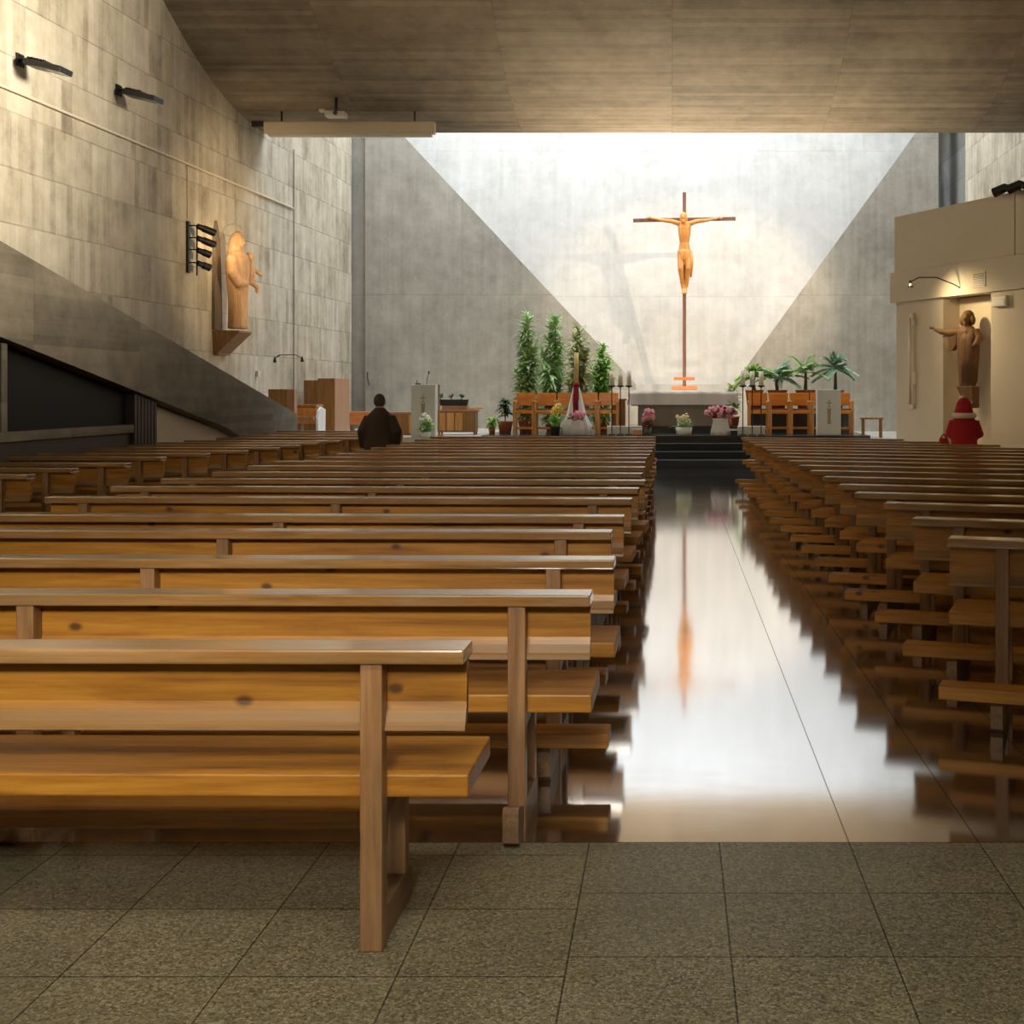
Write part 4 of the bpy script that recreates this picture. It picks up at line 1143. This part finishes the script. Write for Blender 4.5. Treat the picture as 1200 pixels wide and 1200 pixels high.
m = MB(); m.loft([(0, -.02, hz - .19, .16, .13), (0, -.03, hz - .06, .135, .125), (0, -.03, hz + .06, .105, .11), (0, -.02, hz + .12, .06, .07)], 20); m.build('hood', M['coat_red'], o, True, remesh=.012)
m = MB(); m.ring((0, -.01, hz - .15), .15, .045, 'z', 24, 10); m.build('fur_trim', M['fur'], o, True)
m = MB(); m.ball((0, 0, hz + .13), (.06, .07, .035)); m.build('hood_top', M['fur'], o, True)
m = MB(); m.tube([(-.02, .06, hz - .03), (-.10, .05, hz + .06), (0, .045, hz + .13), (.10, .05, hz + .06), (.02, .06, hz - .03)], .03, 8); m.build('hood_edge', M['fur'], o, True)
o = thing('shoulder_bag', 'soft red bag resting on the pew end beside the red coat', 'bag', (4.12, 19.45, 0), -.3)
m = MB(); m.loft([(0, 0, 0, .10, .08), (0, 0, .4, .11, .09), (0, 0, .74, .10, .08), (0, 0, .86, .06, .05)], 18, True, 5, .04); m.build('body', M['coat_red'], o, True)
m = MB(); m.tube([(-.05, 0, .85), (0, .0, .92), (.05, 0, .85)], .012, 8); m.build('strap', M['maroon'], o, True)

# ------------------------------------------------------------------ light
def area(name, loc, rot, sx, sy, power, col, spread=180):
    l = bpy.data.lights.new(name, 'AREA'); l.shape = 'RECTANGLE'; l.size = sx; l.size_y = sy; l.energy = power; l.color = col; l.spread = D(spread)
    o = bpy.data.objects.new(name, l); COL.objects.link(o); o.location = loc; o.rotation_euler = rot
    return o
def spot(name, loc, target, power, col, size=60, blend=.5, rad=.05):
    l = bpy.data.lights.new(name, 'SPOT'); l.energy = power; l.color = col; l.spot_size = D(size); l.spot_blend = blend; l.shadow_soft_size = rad
    o = bpy.data.objects.new(name, l); COL.objects.link(o); o.location = loc
    o.rotation_euler = (Vector(target) - Vector(loc)).to_track_quat('-Z', 'Y').to_euler()
    return o
area('rooflight_daylight', (-1.1, 31.5, TOP + 2.1), (0, 0, 0), 14.8, 6.0, 2250, (.86, .93, 1.0))
# warm sanctuary spots behind the ceiling lip
spot('sanctuary_spot', (5.6, 28.2, 8.2), (.4, 34.6, 3.2), 1500, (1, .80, .56), 52, .6, .06)
spot('sanctuary_spot', (-5.2, 28.2, 8.2), (.4, 34.6, 3.2), 650, (1, .80, .56), 52, .6, .06)
# spotlights on the rail beside the statue
for k, z in enumerate((.82, .60)):
    p = SPW.matrix_basis @ Vector((.45, .36, z - .05))
    spot('statue_spot', p, (wallx(25.2) + .2, 25.3, 4.6 - .8 * k), 32, (1, .76, .44), 75, .9, .05)
spot('wall_wash_spot', SPW.matrix_basis @ Vector((.4, .25, .2)), (wallx(25.8), 25.8, 6.2), 60, (1, .76, .44), 90, 1.0, .05)
p = gpt(1.72, -.78, 3.42)
spot('niche_lamp', p, gpt(2.15, .5, 2.2), 260, (1, .76, .42), 130, 1.0, .05)
spot('gallery_spot', gpt(3.15, -.42, 4.80), (-8.75, 25.0, 4.6), 4200, (1, .76, .46), 24, 1.0, .08)
# fill lights added out of view, standing for no known window or lamp
area('added_pew_fill', (-1.0, -2.2, 4.1), (D(66), 0, D(7)), 2.0, .9, 32, (1.0, .92, .78), 42)  # added fill from behind the camera for the pew backs
area('added_floor_fill', (-.2, 1.6, 4.2), (0, 0, 0), 2.6, .8, 66, (1.0, .93, .80), 110)  # added fill above the near floor tiles
area('added_rear_fill', (-3.5, -7.8, 8.0), (D(90), 0, D(17)), 10, 4.0, 170, (1.0, .92, .78), 84)  # added broad fill from the rear end
area('added_side_fill', (XR - .1, 12.0, 7.5), (0, D(90), 0), 2.6, 11, 1250, (1.0, .92, .77), 47)  # added fill for the concrete wall beside the ramp
area('added_side_fill', (-10.2, 8.0, 7.6), (0, D(-90), 0), 2.4, 12, 1300, (1.0, .93, .82), 50)  # added fill for the gallery face
spot('added_uplight_beam', (.3, 30.7, PZ + .3), (.8, 26.5, 7.2), 4500, (1, .82, .58), 85, 1.0, .12)  # fill added behind the altar to brighten the ceiling lip
spot('added_uplight_beam', (.3, 30.75, PZ + .3), (.4, 34.0, 2.6), 150, (1, .80, .55), 120, 1.0, .12)  # same added fill, turned to the lower back wall

w = bpy.data.worlds.new('sky'); SC.world = w; w.use_nodes = True
bg = w.node_tree.nodes['Background']; bg.inputs[0].default_value = (.62, .75, 1.0, 1); bg.inputs[1].default_value = .6

# ------------------------------------------------------------------ camera
c = bpy.data.cameras.new('camera'); co = bpy.data.objects.new('camera', c); COL.objects.link(co)
co.location = (0, 0, 1.55); co.rotation_euler = (D(90), 0, 0)
c.sensor_width = 36; c.lens = 45.0
c.shift_x = -188 / 1200; c.shift_y = -140 / 1200
c.clip_start = .05; c.clip_end = 200
SC.camera = co
vs = SC.view_settings
vs.view_transform = 'Standard'; vs.look = 'None'; vs.exposure = 0.0; vs.gamma = 1.0; vs.use_curve_mapping = False
SC.cycles.max_bounces = 8; SC.cycles.diffuse_bounces = 5; SC.cycles.glossy_bounces = 4
SC.cycles.sample_clamp_indirect = 6.0
